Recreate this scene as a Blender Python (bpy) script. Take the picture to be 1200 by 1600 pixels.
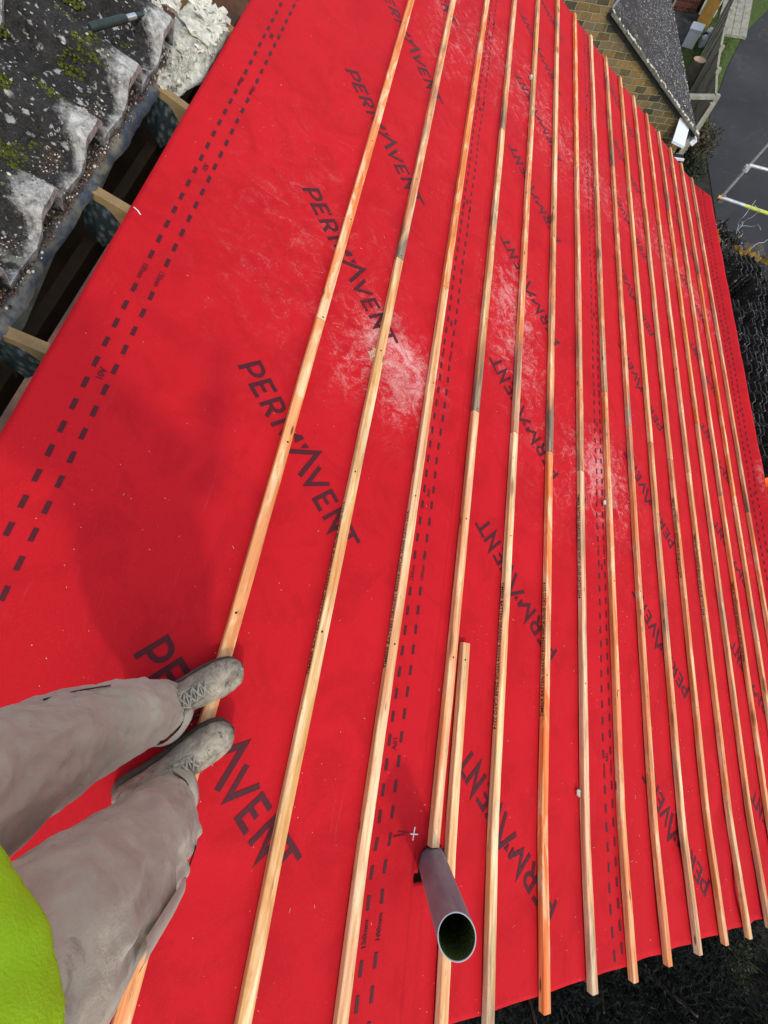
import bpy, math, random
from mathutils import Vector, Matrix, noise
random.seed(7)
S = bpy.context.scene
for o in list(bpy.data.objects): bpy.data.objects.remove(o)
C = S.collection
PI = math.pi
# ------------------------------------------------------------------ camera
# the roof slope is the working frame: u along the battens, v down the slope, w out of the slope
PITCH = math.radians(30)
cp, sp = math.cos(PITCH), math.sin(PITCH)
EU, EV, EW = Vector((1, 0, 0)), Vector((0, cp, -sp)), Vector((0, sp, cp))
RM = Matrix(((1, 0, 0), (0, cp, sp), (0, -sp, cp)))
def W(u, v, w=0.0): return EU * u + EV * v + EW * w
RR = Matrix(((-0.15967131, 0.83361515, 0.52876351), (0.92239121, 0.31682284, -0.22094737), (-0.35170944, 0.45244786, -0.81950681)))
cam = bpy.data.cameras.new('camera'); camo = bpy.data.objects.new('camera', cam); C.objects.link(camo)
cr, cd, cf = (RM @ RR[0]), (RM @ RR[1]), (RM @ RR[2])
mw = Matrix((cr, -cd, -cf)).transposed().to_4x4()
mw.translation = W(1.46969132, -0.2831727, 1.33895145)
camo.matrix_world = mw
cam.sensor_fit = 'HORIZONTAL'; cam.sensor_width = 36.0; cam.lens = 36.0 * 632.8543 / 1200.0
cam.clip_start = 0.02; cam.clip_end = 400
S.camera = camo
S.render.resolution_x, S.render.resolution_y = 768, 1024
# ------------------------------------------------------------------ world, sun
SUN_EL, SUN_AZ = math.radians(46), math.radians(34)      # azimuth measured from +X towards +Y
wd = bpy.data.worlds.new('World'); S.world = wd; wd.use_nodes = True
nt = wd.node_tree; nt.nodes.clear()
sky = nt.nodes.new('ShaderNodeTexSky'); sky.sky_type = 'NISHITA'; sky.sun_disc = False
sky.sun_elevation = SUN_EL; sky.sun_rotation = PI / 2 - SUN_AZ
sky.air_density = 1.0; sky.dust_density = 1.0
bg = nt.nodes.new('ShaderNodeBackground'); bg.inputs[1].default_value = 0.14
wo = nt.nodes.new('ShaderNodeOutputWorld')
hs_ = nt.nodes.new('ShaderNodeHueSaturation'); hs_.inputs['Saturation'].default_value = 0.5      # thin high cloud: a paler sky
nt.links.new(sky.outputs[0], hs_.inputs['Color']); nt.links.new(hs_.outputs[0], bg.inputs[0]); nt.links.new(bg.outputs[0], wo.inputs[0])
sl = bpy.data.lights.new('sun', 'SUN'); sl.energy = 0.5; sl.angle = math.radians(3); sl.color = (1.0, 0.90, 0.76)
so = bpy.data.objects.new('sun', sl); C.objects.link(so)
sd = Vector((math.cos(SUN_AZ) * math.cos(SUN_EL), math.sin(SUN_AZ) * math.cos(SUN_EL), math.sin(SUN_EL)))
so.rotation_euler = sd.to_track_quat('Z', 'Y').to_euler(); so.location = sd * 30
S.view_settings.view_transform = 'Standard'; S.view_settings.look = 'None'
S.view_settings.gamma = 1; S.view_settings.exposure = 1.18
try: S.view_settings.use_curve_mapping = False
except Exception: pass

# ------------------------------------------------------------------ material helpers
class N:
    def __init__(s, name, rough=0.8, spec=0.3):
        s.m = bpy.data.materials.new(name); s.m.use_nodes = True
        s.t = s.m.node_tree; s.b = s.t.nodes['Principled BSDF']
        s.b.inputs['Roughness'].default_value = rough
        s.b.inputs['Specular IOR Level'].default_value = spec
        s._tc = None
    def n(s, typ, **k):
        x = s.t.nodes.new('ShaderNode' + typ)
        for a, v in k.items():
            if a in x.inputs.keys() if isinstance(a, str) else False: x.inputs[a].default_value = v
            else: setattr(x, a, v)
        return x
    def l(s, a, b): s.t.links.new(a, b); return s
    def co(s, scale=(1, 1, 1), kind='Object', rot=(0, 0, 0)):
        if not s._tc: s._tc = s.t.nodes.new('ShaderNodeTexCoord')
        mp = s.t.nodes.new('ShaderNodeMapping'); mp.inputs['Scale'].default_value = scale; mp.inputs['Rotation'].default_value = rot
        s.l(s._tc.outputs[kind], mp.inputs[0]); return mp.outputs[0]
    def shift(s, vec):           # per-object random offset of a coordinate
        oi = s.t.nodes.new('ShaderNodeObjectInfo'); m = s.t.nodes.new('ShaderNodeMath'); m.operation = 'MULTIPLY'; m.inputs[1].default_value = 37.0
        s.l(oi.outputs['Random'], m.inputs[0]); a = s.t.nodes.new('ShaderNodeVectorMath'); a.operation = 'ADD'
        s.l(vec, a.inputs[0]); s.l(m.outputs[0], a.inputs[1]); return a.outputs[0]
    def noise(s, vec, scale=5, detail=6, rough=0.6, dist=0.0):
        x = s.t.nodes.new('ShaderNodeTexNoise'); x.inputs['Scale'].default_value = scale; x.inputs['Detail'].default_value = detail
        x.inputs['Roughness'].default_value = rough; x.inputs['Distortion'].default_value = dist
        s.l(vec, x.inputs['Vector']); return x.outputs[0]
    def vor(s, vec, scale=5, feat='F1'):
        x = s.t.nodes.new('ShaderNodeTexVoronoi'); x.inputs['Scale'].default_value = scale; x.feature = feat
        s.l(vec, x.inputs['Vector']); return x
    def ramp(s, fac, stops):
        r = s.t.nodes.new('ShaderNodeValToRGB'); e = r.color_ramp.elements
        while len(e) < len(stops): e.new(0.5)
        for i, (p, c) in enumerate(stops):
            e[i].position = p; e[i].color = (c, c, c, 1) if isinstance(c, (int, float)) else (*c, 1)
        s.l(fac, r.inputs[0]); return r.outputs[0]
    def mix(s, f, a, b, mode='MIX'):
        x = s.t.nodes.new('ShaderNodeMix'); x.data_type = 'RGBA'; x.blend_type = mode
        for ix, v in ((0, f), (6, a), (7, b)):
            sock = x.inputs[ix]
            if isinstance(v, (int, float)): sock.default_value = v if ix == 0 else (v, v, v, 1)
            elif isinstance(v, tuple): sock.default_value = (*v, 1)
            else: s.l(v, sock)
        return x.outputs[2]
    def math(s, op, a, b=0.0):
        x = s.t.nodes.new('ShaderNodeMath'); x.operation = op
        for i, v in enumerate((a, b)):
            if isinstance(v, (int, float)): x.inputs[i].default_value = v
            else: s.l(v, x.inputs[i])
        return x.outputs[0]
    def sep(s, vec):
        x = s.t.nodes.new('ShaderNodeSeparateXYZ'); s.l(vec, x.inputs[0]); return x.outputs
    def attr(s, name):
        x = s.t.nodes.new('ShaderNodeAttribute'); x.attribute_name = name; return x.outputs['Fac']
    def color(s, c):
        if isinstance(c, tuple): s.b.inputs['Base Color'].default_value = (*c, 1)
        else: s.l(c, s.b.inputs['Base Color'])
        return s
    def bump(s, h, dist=0.002, strength=0.6):
        x = s.t.nodes.new('ShaderNodeBump'); x.inputs['Strength'].default_value = strength; x.inputs['Distance'].default_value = dist
        s.l(h, x.inputs['Height']); s.l(x.outputs[0], s.b.inputs['Normal']); return s

MT = {}
def plain(name, c, rough=0.7, spec=0.3, metal=0.0, var=0.25, scale=12, bump=0.0):
    n = N(name, rough, spec); co = n.shift(n.co())
    f = n.noise(co, scale, 6, 0.65)
    n.color(n.mix(n.ramp(f, [(0.3, 0.0), (0.7, 1.0)]), tuple(x * (1 - var) for x in c), tuple(min(1, x * (1 + var)) for x in c)))
    n.b.inputs['Metallic'].default_value = metal
    if bump: n.bump(n.noise(co, scale * 4, 6), bump)
    MT[name] = n.m; return n.m

def build_materials():
    # red underlay: non-woven cloth with saw dust, chalky scuffs, little dark spots
    n = N('red_membrane', 0.8, 0.09); co = n.co()
    big = n.noise(co, 1.3, 4, 0.5); fine = n.noise(co, 420, 3, 0.7)
    c = n.mix(n.ramp(big, [(0.3, 0.0), (0.7, 1.0)]), (0.45, 0.0090, 0.0140), (0.52, 0.0110, 0.0165))
    c = n.mix(n.ramp(fine, [(0.35, 0.0), (0.68, 0.22)]), c, (0.42, 0.006, 0.015))
    dust = n.attr('dust')
    streak = n.noise(n.co((11, 10, 8), rot=(0, 0, 0.6)), 1.0, 12, 0.75, 1.3)
    fines = n.noise(n.co((110, 95, 95), rot=(0, 0, 0.4)), 1.0, 10, 0.85, 0.2)
    val = n.math('ADD', n.math('ADD', n.math('MULTIPLY', streak, 0.55), n.math('MULTIPLY', fines, 0.45)), n.math('MULTIPLY', dust, 0.11))
    st = n.ramp(val, [(0.560, 0.0), (0.61, 0.32), (0.72, 1.0)])
    d = n.math('MULTIPLY', st, n.ramp(dust, [(0.04, 0.0), (0.5, 0.75), (1.0, 1.0)]))
    d = n.math('ADD', d, n.math('MULTIPLY', n.math('MULTIPLY', dust, 0.07), n.ramp(streak, [(0.42, 0.0), (0.6, 1.0)])))
    d = n.math('MULTIPLY', n.math('MINIMUM', d, 1.0), 0.56)
    c = n.mix(d, c, (0.80, 0.60, 0.54))
    sk = n.vor(n.co((1, 1, 1)), 34); spots = n.ramp(sk.outputs['Distance'], [(0.035, 1.0), (0.055, 0.0)])
    keep = n.ramp(n.noise(co, 2.6, 2), [(0.47, 0.0), (0.53, 1.0)])
    c = n.mix(n.math('MULTIPLY', n.math('MULTIPLY', spots, keep), 0.75), c, (0.75, 0.5, 0.42))
    sk2 = n.vor(n.co((1, 1, 1), rot=(0, 0, 1.0)), 7.3); dk = n.ramp(sk2.outputs['Distance'], [(0.02, 1.0), (0.035, 0.0)])
    c = n.mix(n.math('MULTIPLY', dk, n.math('MULTIPLY', n.attr('dirt'), 0.9)), c, (0.06, 0.01, 0.012))
    sm = n.noise(n.co((5, 14, 5), rot=(0, 0, 0.7)), 1.0, 8, 0.7, 2.5)
    c = n.mix(n.math('MULTIPLY', n.ramp(sm, [(0.63, 0.0), (0.72, 0.55)]), n.attr('dirt')), c, (0.16, 0.008, 0.014))
    sc1 = n.noise(n.co((2.0, 26, 8), rot=(0, 0, -0.9)), 1.0, 9, 0.75, 1.5)      # rubbed boot scuffs
    c = n.mix(n.math('MULTIPLY', n.ramp(sc1, [(0.60, 0.0), (0.70, 0.35)]), n.ramp(n.noise(co, 3.7, 4), [(0.45, 0.0), (0.6, 1.0)])), c, (0.34, 0.07, 0.075))
    sc2 = n.noise(co, 5.5, 9, 0.7, 0.8)
    c = n.mix(n.ramp(sc2, [(0.40, 0.30), (0.52, 0.0)]), c, (0.30, 0.0055, 0.011))
    c = n.mix(n.ramp(n.noise(co, 180, 4, 0.8), [(0.56, 0.0), (0.75, 0.35)]), c, (0.66, 0.05, 0.055))
    n.color(c)
    h = n.math('ADD', n.math('MULTIPLY', n.noise(co, 420, 2, 0.6), 0.8), n.math('MULTIPLY', n.noise(co, 4.5, 3), 6.0))
    n.bump(h, 0.0013, 0.55)
    MT['red_membrane'] = n.m
    n = N('black_print', 0.6, 0.2); co = n.co()
    n.color(n.mix(n.ramp(n.noise(co, 300, 4, 0.8), [(0.35, 0.0), (0.75, 1.0)]), (0.050, 0.0065, 0.011), (0.105, 0.009, 0.015)))
    MT['black_print'] = n.m
    plain('chalk', (0.75, 0.7, 0.66), 0.9)
    # sawn softwood batten, tint and weathering carried by each object's colour
    n = N('sawn_wood', 0.72, 0.25); oi = n.n('ObjectInfo'); oc = n.shift(n.co())
    grain = n.noise(n.shift(n.co((1.6, 42, 42))), 1.0, 7, 0.62, 0.5)
    g2 = n.noise(n.shift(n.co((5, 160, 160))), 1.0, 4, 0.6)
    big = n.noise(n.shift(n.co((3.4, 17, 17))), 1.0, 5, 0.62, 0.9)
    tint = oi.outputs['Color']; wth = oi.outputs['Alpha']
    pale = n.mix(0.62, tint, (0.92, 0.73, 0.46)); deep = n.mix(0.75, tint, (0.66, 0.24, 0.075), 'MULTIPLY')
    deep = n.mix(0.45, tint, (0.66, 0.22, 0.07))
    c = n.mix(n.ramp(big, [(0.44, 0.0), (0.50, 1.0)]), pale, tint)
    c = n.mix(n.ramp(n.noise(n.shift(n.co((1.6, 9, 9))), 1.0, 5, 0.6, 1.0), [(0.50, 0.0), (0.60, 0.8)]), c, deep)
    c = n.mix(n.ramp(grain, [(0.43, 0.0), (0.58, 0.85)]), c, n.mix(1.0, c, (0.78, 0.50, 0.28), 'MULTIPLY'))
    c = n.mix(n.ramp(n.noise(n.shift(n.co((14, 70, 70))), 1.0, 6, 0.75), [(0.58, 0.0), (0.68, 0.55)]), c, (0.24, 0.13, 0.07))
    c = n.mix(n.ramp(g2, [(0.4, 0.0), (0.65, 0.45)]), c, n.mix(1.0, c, (0.8, 0.62, 0.45), 'MULTIPLY'))
    wn = n.noise(n.shift(n.co((2.2, 16, 16))), 1.0, 8, 0.7, 0.8)
    wf = n.math('MINIMUM', n.math('ADD', n.math('MULTIPLY', n.ramp(wn, [(0.47, 0.0), (0.66, 0.75)]), wth), n.math('MULTIPLY', n.ramp(wn, [(0.28, 0.0), (0.45, 1.0)]), n.attr('stain'))), 0.92)
    c = n.mix(wf, c, n.mix(n.ramp(grain, [(0.4, 0.0), (0.6, 1.0)]), (0.23, 0.19, 0.14), (0.085, 0.075, 0.06)))
    for (sx_, sy_, r0, r1, cc, am, off) in ((2.2, 9, .10, .17, (0.26, 0.10, 0.04), .85, 3.3), (5, 22, .07, .12, (0.06, 0.035, 0.02), .85, 8.1)):
        wob = n.mix(0.05, n.shift(n.co((sx_, sy_, sy_))), n.noise(n.shift(n.co((6, 30, 30))), 1.0, 3))
        kn = n.vor(wob, 1.0); keep = n.ramp(n.math('FRACT', n.math('MULTIPLY', n.sep(kn.outputs['Color'])[0], 7.0)), [(0.5, 0.0), (0.52, am)])
        c = n.mix(n.math('MULTIPLY', n.ramp(kn.outputs['Distance'], [(r0, 1.0), (r1, 0.0)]), keep), c, cc)
    n.color(c); n.bump(n.math('ADD', grain, n.math('MULTIPLY', g2, 0.6)), 0.0012, 0.7); MT['sawn_wood'] = n.m
    plain('ink', (0.02, 0.016, 0.014), 0.7, var=0.5, scale=200)
    n = N('grey_plastic', 0.42, 0.4); co = n.co((1, 1, 0.35))
    f = n.noise(co, 22, 8, 0.7, 0.6)
    c = n.mix(n.ramp(f, [(0.35, 0.0), (0.7, 1.0)]), (0.15, 0.14, 0.165), (0.25, 0.24, 0.27))
    c = n.mix(n.ramp(n.noise(n.co((30, 30, 2)), 1.0, 5), [(0.55, 0.0), (0.75, 0.3)]), c, (0.36, 0.36, 0.38))
    n.color(c); n.b.inputs['Roughness'].default_value = 0.5; n.bump(n.noise(co, 90, 4), 0.0004); MT['grey_plastic'] = n.m
    plain('pipe_rim', (0.38, 0.38, 0.39), 0.5)
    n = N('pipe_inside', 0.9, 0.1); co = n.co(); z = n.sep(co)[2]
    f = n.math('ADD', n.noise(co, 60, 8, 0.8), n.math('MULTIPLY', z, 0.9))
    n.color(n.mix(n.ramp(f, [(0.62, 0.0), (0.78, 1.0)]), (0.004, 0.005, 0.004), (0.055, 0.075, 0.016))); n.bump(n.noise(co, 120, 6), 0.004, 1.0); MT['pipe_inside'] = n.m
    # old concrete tiles
    def tilemat(name, edge):
        n = N(name, 0.9, 0.15); co = n.shift(n.co()); o = n.sep(n.co())
        f = n.noise(co, 26, 10, 0.75, 0.3)
        c = n.mix(n.ramp(f, [(0.32, 0.0), (0.68, 1.0)]), (0.009, 0.0085, 0.008), (0.040, 0.036, 0.033))
        c = n.mix(n.ramp(n.noise(co, 150, 3, 0.7), [(0.5, 0.0), (0.72, 0.5)]), c, (0.10, 0.093, 0.086))
        for sc, th, cc, kk in ((22, 0.13, (0.42, 0.42, 0.38), 0.50), (46, 0.15, (0.36, 0.36, 0.33), 0.46), (9, 0.12, (0.24, 0.25, 0.20), 0.53)):
            vv = n.vor(n.mix(0.06, co, n.noise(co, 30, 4)), sc)
            k = n.ramp(n.noise(co, sc * 0.31, 3), [(kk, 0.0), (kk + 0.06, 1.0)])
            c = n.mix(n.math('MULTIPLY', n.math('MULTIPLY', n.ramp(vv.outputs['Distance'], [(th * 1.2, 1.0), (th * 1.9, 0.0)]), k), n.ramp(f, [(0.35, 0.35), (0.6, 1.0)])), c, cc)
        if edge:
            e = n.math('ADD', n.math('ADD', o[1], n.math('MULTIPLY', n.math('SUBTRACT', o[2], 0.045), 0.75)), n.math('MULTIPLY', n.noise(co, 13, 10, 0.8), 0.19))
            m = n.ramp(n.math('ADD', e, 0.5), [(0.543, 0.0), (0.578, 1.0)])
            pc = n.mix(n.ramp(n.noise(co, 34, 9, 0.8, 0.5), [(0.34, 0.0), (0.66, 1.0)]), (0.07, 0.063, 0.054), (0.62, 0.60, 0.55))
            c = n.mix(m, c, pc)
        n.color(c); n.bump(n.math('ADD', f, n.math('MULTIPLY', n.noise(co, 160, 4, 0.8), 0.4)), 0.006, 0.9); MT[name] = n.m
    tilemat('old_tile', True); tilemat('stacked_tile', False)
    n = N('old_felt', 0.55, 0.35); co = n.co()
    f = n.noise(co, 7, 8, 0.7, 0.5)
    c = n.mix(n.ramp(f, [(0.46, 0.0), (0.62, 1.0)]), (0.045, 0.055, 0.075), (0.20, 0.175, 0.125))
    c = n.mix(n.ramp(n.noise(co, 90, 5, 0.8), [(0.6, 0.0), (0.72, 0.8)]), c, (0.25, 0.22, 0.18))
    n.color(c); n.bump(n.noise(co, 60, 6), 0.003, 0.8); MT['old_felt'] = n.m
    plain('moss', (0.075, 0.085, 0.010), 0.95, 0.1, var=0.6, scale=60, bump=0.004)
    plain('lichen', (0.50, 0.47, 0.34), 0.95, 0.1, var=0.3, scale=60, bump=0.003)
    plain('orange_lichen', (0.23, 0.135, 0.025), 0.95, 0.1, var=0.4, scale=40, bump=0.003)
    plain('grit', (0.13, 0.075, 0.055), 0.95, 0.1, var=0.7, scale=30, bump=0.003)
    plain('mortar', (0.55, 0.53, 0.44), 0.95, 0.1, var=0.35, scale=30, bump=0.006)
    plain('wool', (0.47, 0.45, 0.37), 1.0, 0.05, var=0.5, scale=45, bump=0.010)
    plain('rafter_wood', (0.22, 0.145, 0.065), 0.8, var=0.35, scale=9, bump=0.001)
    plain('void_shade_timber', (0.055, 0.036, 0.018), 0.85, var=0.35, scale=7)  # timber inside the void, its shade put into the base colour
    n = N('nail_plate', 0.42, 0.5); co = n.co((1, 1, 1)); b = n.vor(n.co((60, 60, 36)), 1.0)
    n.b.inputs['Metallic'].default_value = 0.6
    n.color(n.mix(n.ramp(b.outputs['Distance'], [(0.25, 1.0), (0.6, 0.0)]), (0.06, 0.085, 0.09), (0.22, 0.27, 0.27))); n.bump(b.outputs['Distance'], 0.006, 1.0); MT['nail_plate'] = n.m
    # clothes
    n = N('work_trousers', 0.9, 0.1); co = n.co()
    f = n.noise(co, 5, 8, 0.65, 0.6)
    c = n.mix(n.ramp(f, [(0.38, 0.0), (0.64, 1.0)]), (0.34, 0.265, 0.205), (0.455, 0.40, 0.305))
    c = n.mix(n.ramp(n.noise(co, 14, 8, 0.8, 0.8), [(0.58, 0.0), (0.75, 0.35)]), c, (0.50, 0.37, 0.31))
    c = n.mix(n.ramp(n.noise(co, 11, 8, 0.75, 2.0), [(0.60, 0.0), (0.70, 0.65)]), c, (0.11, 0.10, 0.09))
    n.color(c); wv = n.noise(n.co((700, 700, 240)), 1.0, 2); n.bump(n.math('ADD', n.math('MULTIPLY', wv, 0.4), n.math('MULTIPLY', n.ramp(n.noise(co, 13, 6, 0.6, 0.6), [(0.3, 0.0), (0.5, 1.0), (0.7, 0.1)]), 1.0)), 0.003, 0.5)
    n.b.inputs['Sheen Weight'].default_value = 0.15; MT['work_trousers'] = n.m
    plain('seam', (0.03, 0.028, 0.026), 0.9)
    n = N('lime_cloth', 0.85, 0.15); co = n.co(); f = n.noise(co, 6, 8, 0.65)
    c = n.mix(n.ramp(f, [(0.35, 0.0), (0.68, 1.0)]), (0.30, 0.52, 0.014), (0.44, 0.69, 0.025))
    c = n.mix(n.ramp(n.noise(co, 9, 3), [(0.68, 0.0), (0.74, 0.5)]), c, (0.10, 0.16, 0.01))
    n.color(c); n.bump(n.math('ADD', n.noise(n.co((400, 400, 400)), 1.0, 2), n.math('MULTIPLY', n.noise(co, 7, 3), 3.0)), 0.003, 0.5); MT['lime_cloth'] = n.m
    plain('lime_trim', (0.48, 0.78, 0.05), 0.8)
    n = N('boot_leather', 0.7, 0.25); co = n.shift(n.co()); f = n.noise(co, 22, 9, 0.72, 1.0)
    c = n.mix(n.ramp(f, [(0.36, 0.0), (0.64, 1.0)]), (0.15, 0.122, 0.086), (0.42, 0.36, 0.27))
    c = n.mix(n.ramp(n.noise(co, 55, 8, 0.8, 2), [(0.55, 0.0), (0.7, 0.7)]), c, (0.52, 0.49, 0.43))
    c = n.mix(n.ramp(n.noise(co, 40, 4, 0.7), [(0.60, 0.0), (0.68, 0.8)]), c, (0.035, 0.032, 0.026))
    n.color(c); n.bump(n.math('ADD', f, n.math('MULTIPLY', n.noise(co, 12, 4, 0.6, 2.0), 2.0)), 0.004, 0.9); MT['boot_leather'] = n.m
    plain('lace', (0.36, 0.32, 0.25), 0.9, var=0.4, scale=80)
    plain('sole', (0.085, 0.075, 0.062), 0.9, var=0.4)
    plain('skin', (0.52, 0.30, 0.21), 0.6, var=0.1); plain('hair', (0.06, 0.035, 0.02), 0.8, var=0.4, scale=80)
    plain('tool_grip', (0.022, 0.034, 0.030), 0.5, var=0.3, scale=40); plain('steel', (0.55, 0.55, 0.53), 0.35, 0.5, 0.9, 0.2)
    # surroundings
    n = N('asphalt', 0.93, 0.15); co = n.co()
    c = n.mix(n.ramp(n.noise(co, 0.5, 6, 0.6), [(0.35, 0.0), (0.7, 1.0)]), (0.026, 0.027, 0.029), (0.046, 0.046, 0.047))
    c = n.mix(n.ramp(n.noise(co, 55, 5, 0.8), [(0.5, 0.0), (0.8, 0.5)]), c, (0.13, 0.13, 0.13))
    c = n.mix(n.ramp(n.vor(co, 2.6).outputs['Distance'], [(0.02, 0.5), (0.035, 0.0)]), c, (0.3, 0.3, 0.3))
    c = n.mix(n.ramp(n.noise(co, 1.6, 7, 0.7, 1.0), [(0.56, 0.0), (0.66, 0.5)]), c, (0.075, 0.073, 0.07))
    n.color(c); n.bump(n.noise(co, 90, 5), 0.01); MT['asphalt'] = n.m
    n = N('earth', 0.95, 0.1); co = n.co()
    n.color(n.mix(n.ramp(n.noise(co, 3, 8, 0.7), [(0.35, 0.0), (0.65, 1.0)]), (0.016, 0.018, 0.012), (0.045, 0.042, 0.032))); n.bump(n.noise(co, 20, 6), 0.03); MT['earth'] = n.m
    n = N('turf', 0.95, 0.1); co = n.co()
    n.color(n.mix(n.ramp(n.noise(co, 9, 9, 0.8), [(0.35, 0.0), (0.65, 1.0)]), (0.03, 0.055, 0.012), (0.10, 0.135, 0.035))); n.bump(n.noise(co, 60, 6), 0.03); MT['turf'] = n.m
    plain('grass_blade', (0.075, 0.115, 0.022), 0.9, var=0.5, scale=9)
    def stone(name, sx, sy, cols, mort, off=0.5, rnd=(0.3, 0.7)):
        n = N(name, 0.92, 0.15)
        br = n.t.nodes.new('ShaderNodeTexBrick'); br.offset = off; br.inputs['Scale'].default_value = 1.0
        br.inputs['Brick Width'].default_value = sx; br.inputs['Row Height'].default_value = sy; br.inputs['Mortar Size'].default_value = 0.006
        br.inputs['Mortar Smooth'].default_value = 0.3; br.inputs['Bias'].default_value = 0.0
        o = n.sep(n.co()); cb = n.t.nodes.new('ShaderNodeCombineXYZ')
        wob = n.noise(n.co(), 3.5, 4)
        n.l(n.math('ADD', n.math('ADD', o[1], o[0]), n.math('MULTIPLY', wob, 0.09)), cb.inputs[0]); n.l(n.math('ADD', o[2], n.math('MULTIPLY', wob, 0.05)), cb.inputs[1]); n.l(cb.outputs[0], br.inputs['Vector'])
        br.inputs['Color1'].default_value = (0, 0, 0, 1); br.inputs['Color2'].default_value = (1, 1, 1, 1); br.inputs['Mortar'].default_value = (0.5, 0.5, 0.5, 1)
        c = n.ramp(br.outputs['Color'], cols)
        co = n.co()
        c = n.mix(n.ramp(n.noise(co, 1.1, 3), [(0.45, 0.0), (0.6, 0.65)]), c, n.mix(1.0, c, (0.55, 0.62, 0.66), 'MULTIPLY'))
        c = n.mix(n.ramp(n.noise(co, 14, 9, 0.75), [(0.4, 0.0), (0.7, 0.6)]), c, n.mix(1.0, c, (0.4, 0.38, 0.33), 'MULTIPLY'))
        c = n.mix(br.outputs['Fac'], c, mort); n.color(c)
        n.bump(n.math('SUBTRACT', n.math('MULTIPLY', n.noise(co, 25, 7), 0.5), br.outputs['Fac']), 0.02, 1.0); MT[name] = n.m
    stone('yellow_stone', 0.20, 0.095, [(0.0, (0.085, 0.075, 0.045)), (0.35, (0.21, 0.145, 0.055)), (0.65, (0.31, 0.20, 0.07)), (1.0, (0.17, 0.14, 0.085))], (0.36, 0.31, 0.20))
    stone('red_brick', 0.225, 0.075, [(0.0, (0.085, 0.028, 0.018)), (0.5, (0.14, 0.045, 0.028)), (1.0, (0.18, 0.07, 0.045))], (0.14, 0.11, 0.09))
    n = N('slate', 0.85, 0.2); o = n.sep(n.co()); br = n.t.nodes.new('ShaderNodeTexBrick'); br.inputs['Scale'].default_value = 1.0
    br.inputs['Brick Width'].default_value = 0.26; br.inputs['Row Height'].default_value = 0.17; br.inputs['Mortar Size'].default_value = 0.008
    br.inputs['Color1'].default_value = (0.020, 0.0145, 0.0135, 1); br.inputs['Color2'].default_value = (0.040, 0.030, 0.027, 1); br.inputs['Mortar'].default_value = (0.012, 0.011, 0.011, 1)
    n.l(n.co(), br.inputs['Vector']); co = n.co()
    c = n.mix(n.ramp(n.noise(co, 20, 8, 0.8), [(0.45, 0.0), (0.7, 0.4)]), br.outputs['Color'], (0.07, 0.058, 0.052))
    for sc, th in ((7, 0.13), (15, 0.16), (30, 0.18)):
        k = n.ramp(n.math('ADD', n.noise(co, 1.3, 4), n.math('MULTIPLY', o[1], 0.11)), [(0.52, 0.0), (0.66, 1.0)])
        c = n.mix(n.math('MULTIPLY', n.ramp(n.vor(co, sc).outputs['Distance'], [(th, 0.85), (th * 1.7, 0.0)]), k), c, (0.36, 0.36, 0.34))
    n.color(c); n.bump(br.outputs['Color'], 0.01, 1.0); MT['slate'] = n.m
    plain('fence_wood', (0.27, 0.26, 0.20), 0.9, var=0.35, scale=5, bump=0.002)
    plain('fence_brown', (0.22, 0.16, 0.10), 0.9, var=0.35, scale=5, bump=0.002)
    plain('post_wood', (0.26, 0.25, 0.19), 0.9, var=0.3, scale=8)
    plain('white_board', (0.62, 0.66, 0.66), 0.6, var=0.06); plain('white_plastic', (0.78, 0.80, 0.80), 0.5, var=0.05)
    plain('bark', (0.13, 0.12, 0.085), 0.95, var=0.4, scale=6, bump=0.006); plain('cut_wood', (0.55, 0.34, 0.22), 0.8, var=0.15, scale=20)
    plain('galvanised', (0.50, 0.51, 0.50), 0.5, 0.5, 0.5, 0.25, 15); plain('rusty_tube', (0.19, 0.165, 0.15), 0.6, 0.4, 0.4, 0.3, 10)
    plain('yellow_paint', (0.52, 0.54, 0.08), 0.6, var=0.25, scale=14); plain('yellow_cap', (0.60, 0.42, 0.05), 0.5)
    plain('scaffold_board', (0.07, 0.06, 0.045), 0.9, var=0.4, scale=6); plain('orange_plastic', (0.80, 0.16, 0.01), 0.6, var=0.1)
    plain('deep_shade_leaf', (0.0028, 0.0038, 0.0032), 0.7, 0.1, var=0.6, scale=6); plain('dim_leaf', (0.035, 0.042, 0.022), 0.9, 0.1, var=0.6, scale=6)  # first leaf is near-black: deep shade put into its colour
    plain('olive_leaf', (0.09, 0.10, 0.045), 0.9, 0.1, var=0.5, scale=9); plain('twig', (0.11, 0.075, 0.05), 0.9, var=0.4)
    plain('yellow_bin', (0.26, 0.145, 0.03), 0.7); plain('paving', (0.035, 0.037, 0.035), 0.95, var=0.5, scale=4); plain('wire', (0.36, 0.37, 0.37), 0.5, 0.4, 0.5)
    plain('house_brick', (0.22, 0.12, 0.08), 0.9)
build_materials()

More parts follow.
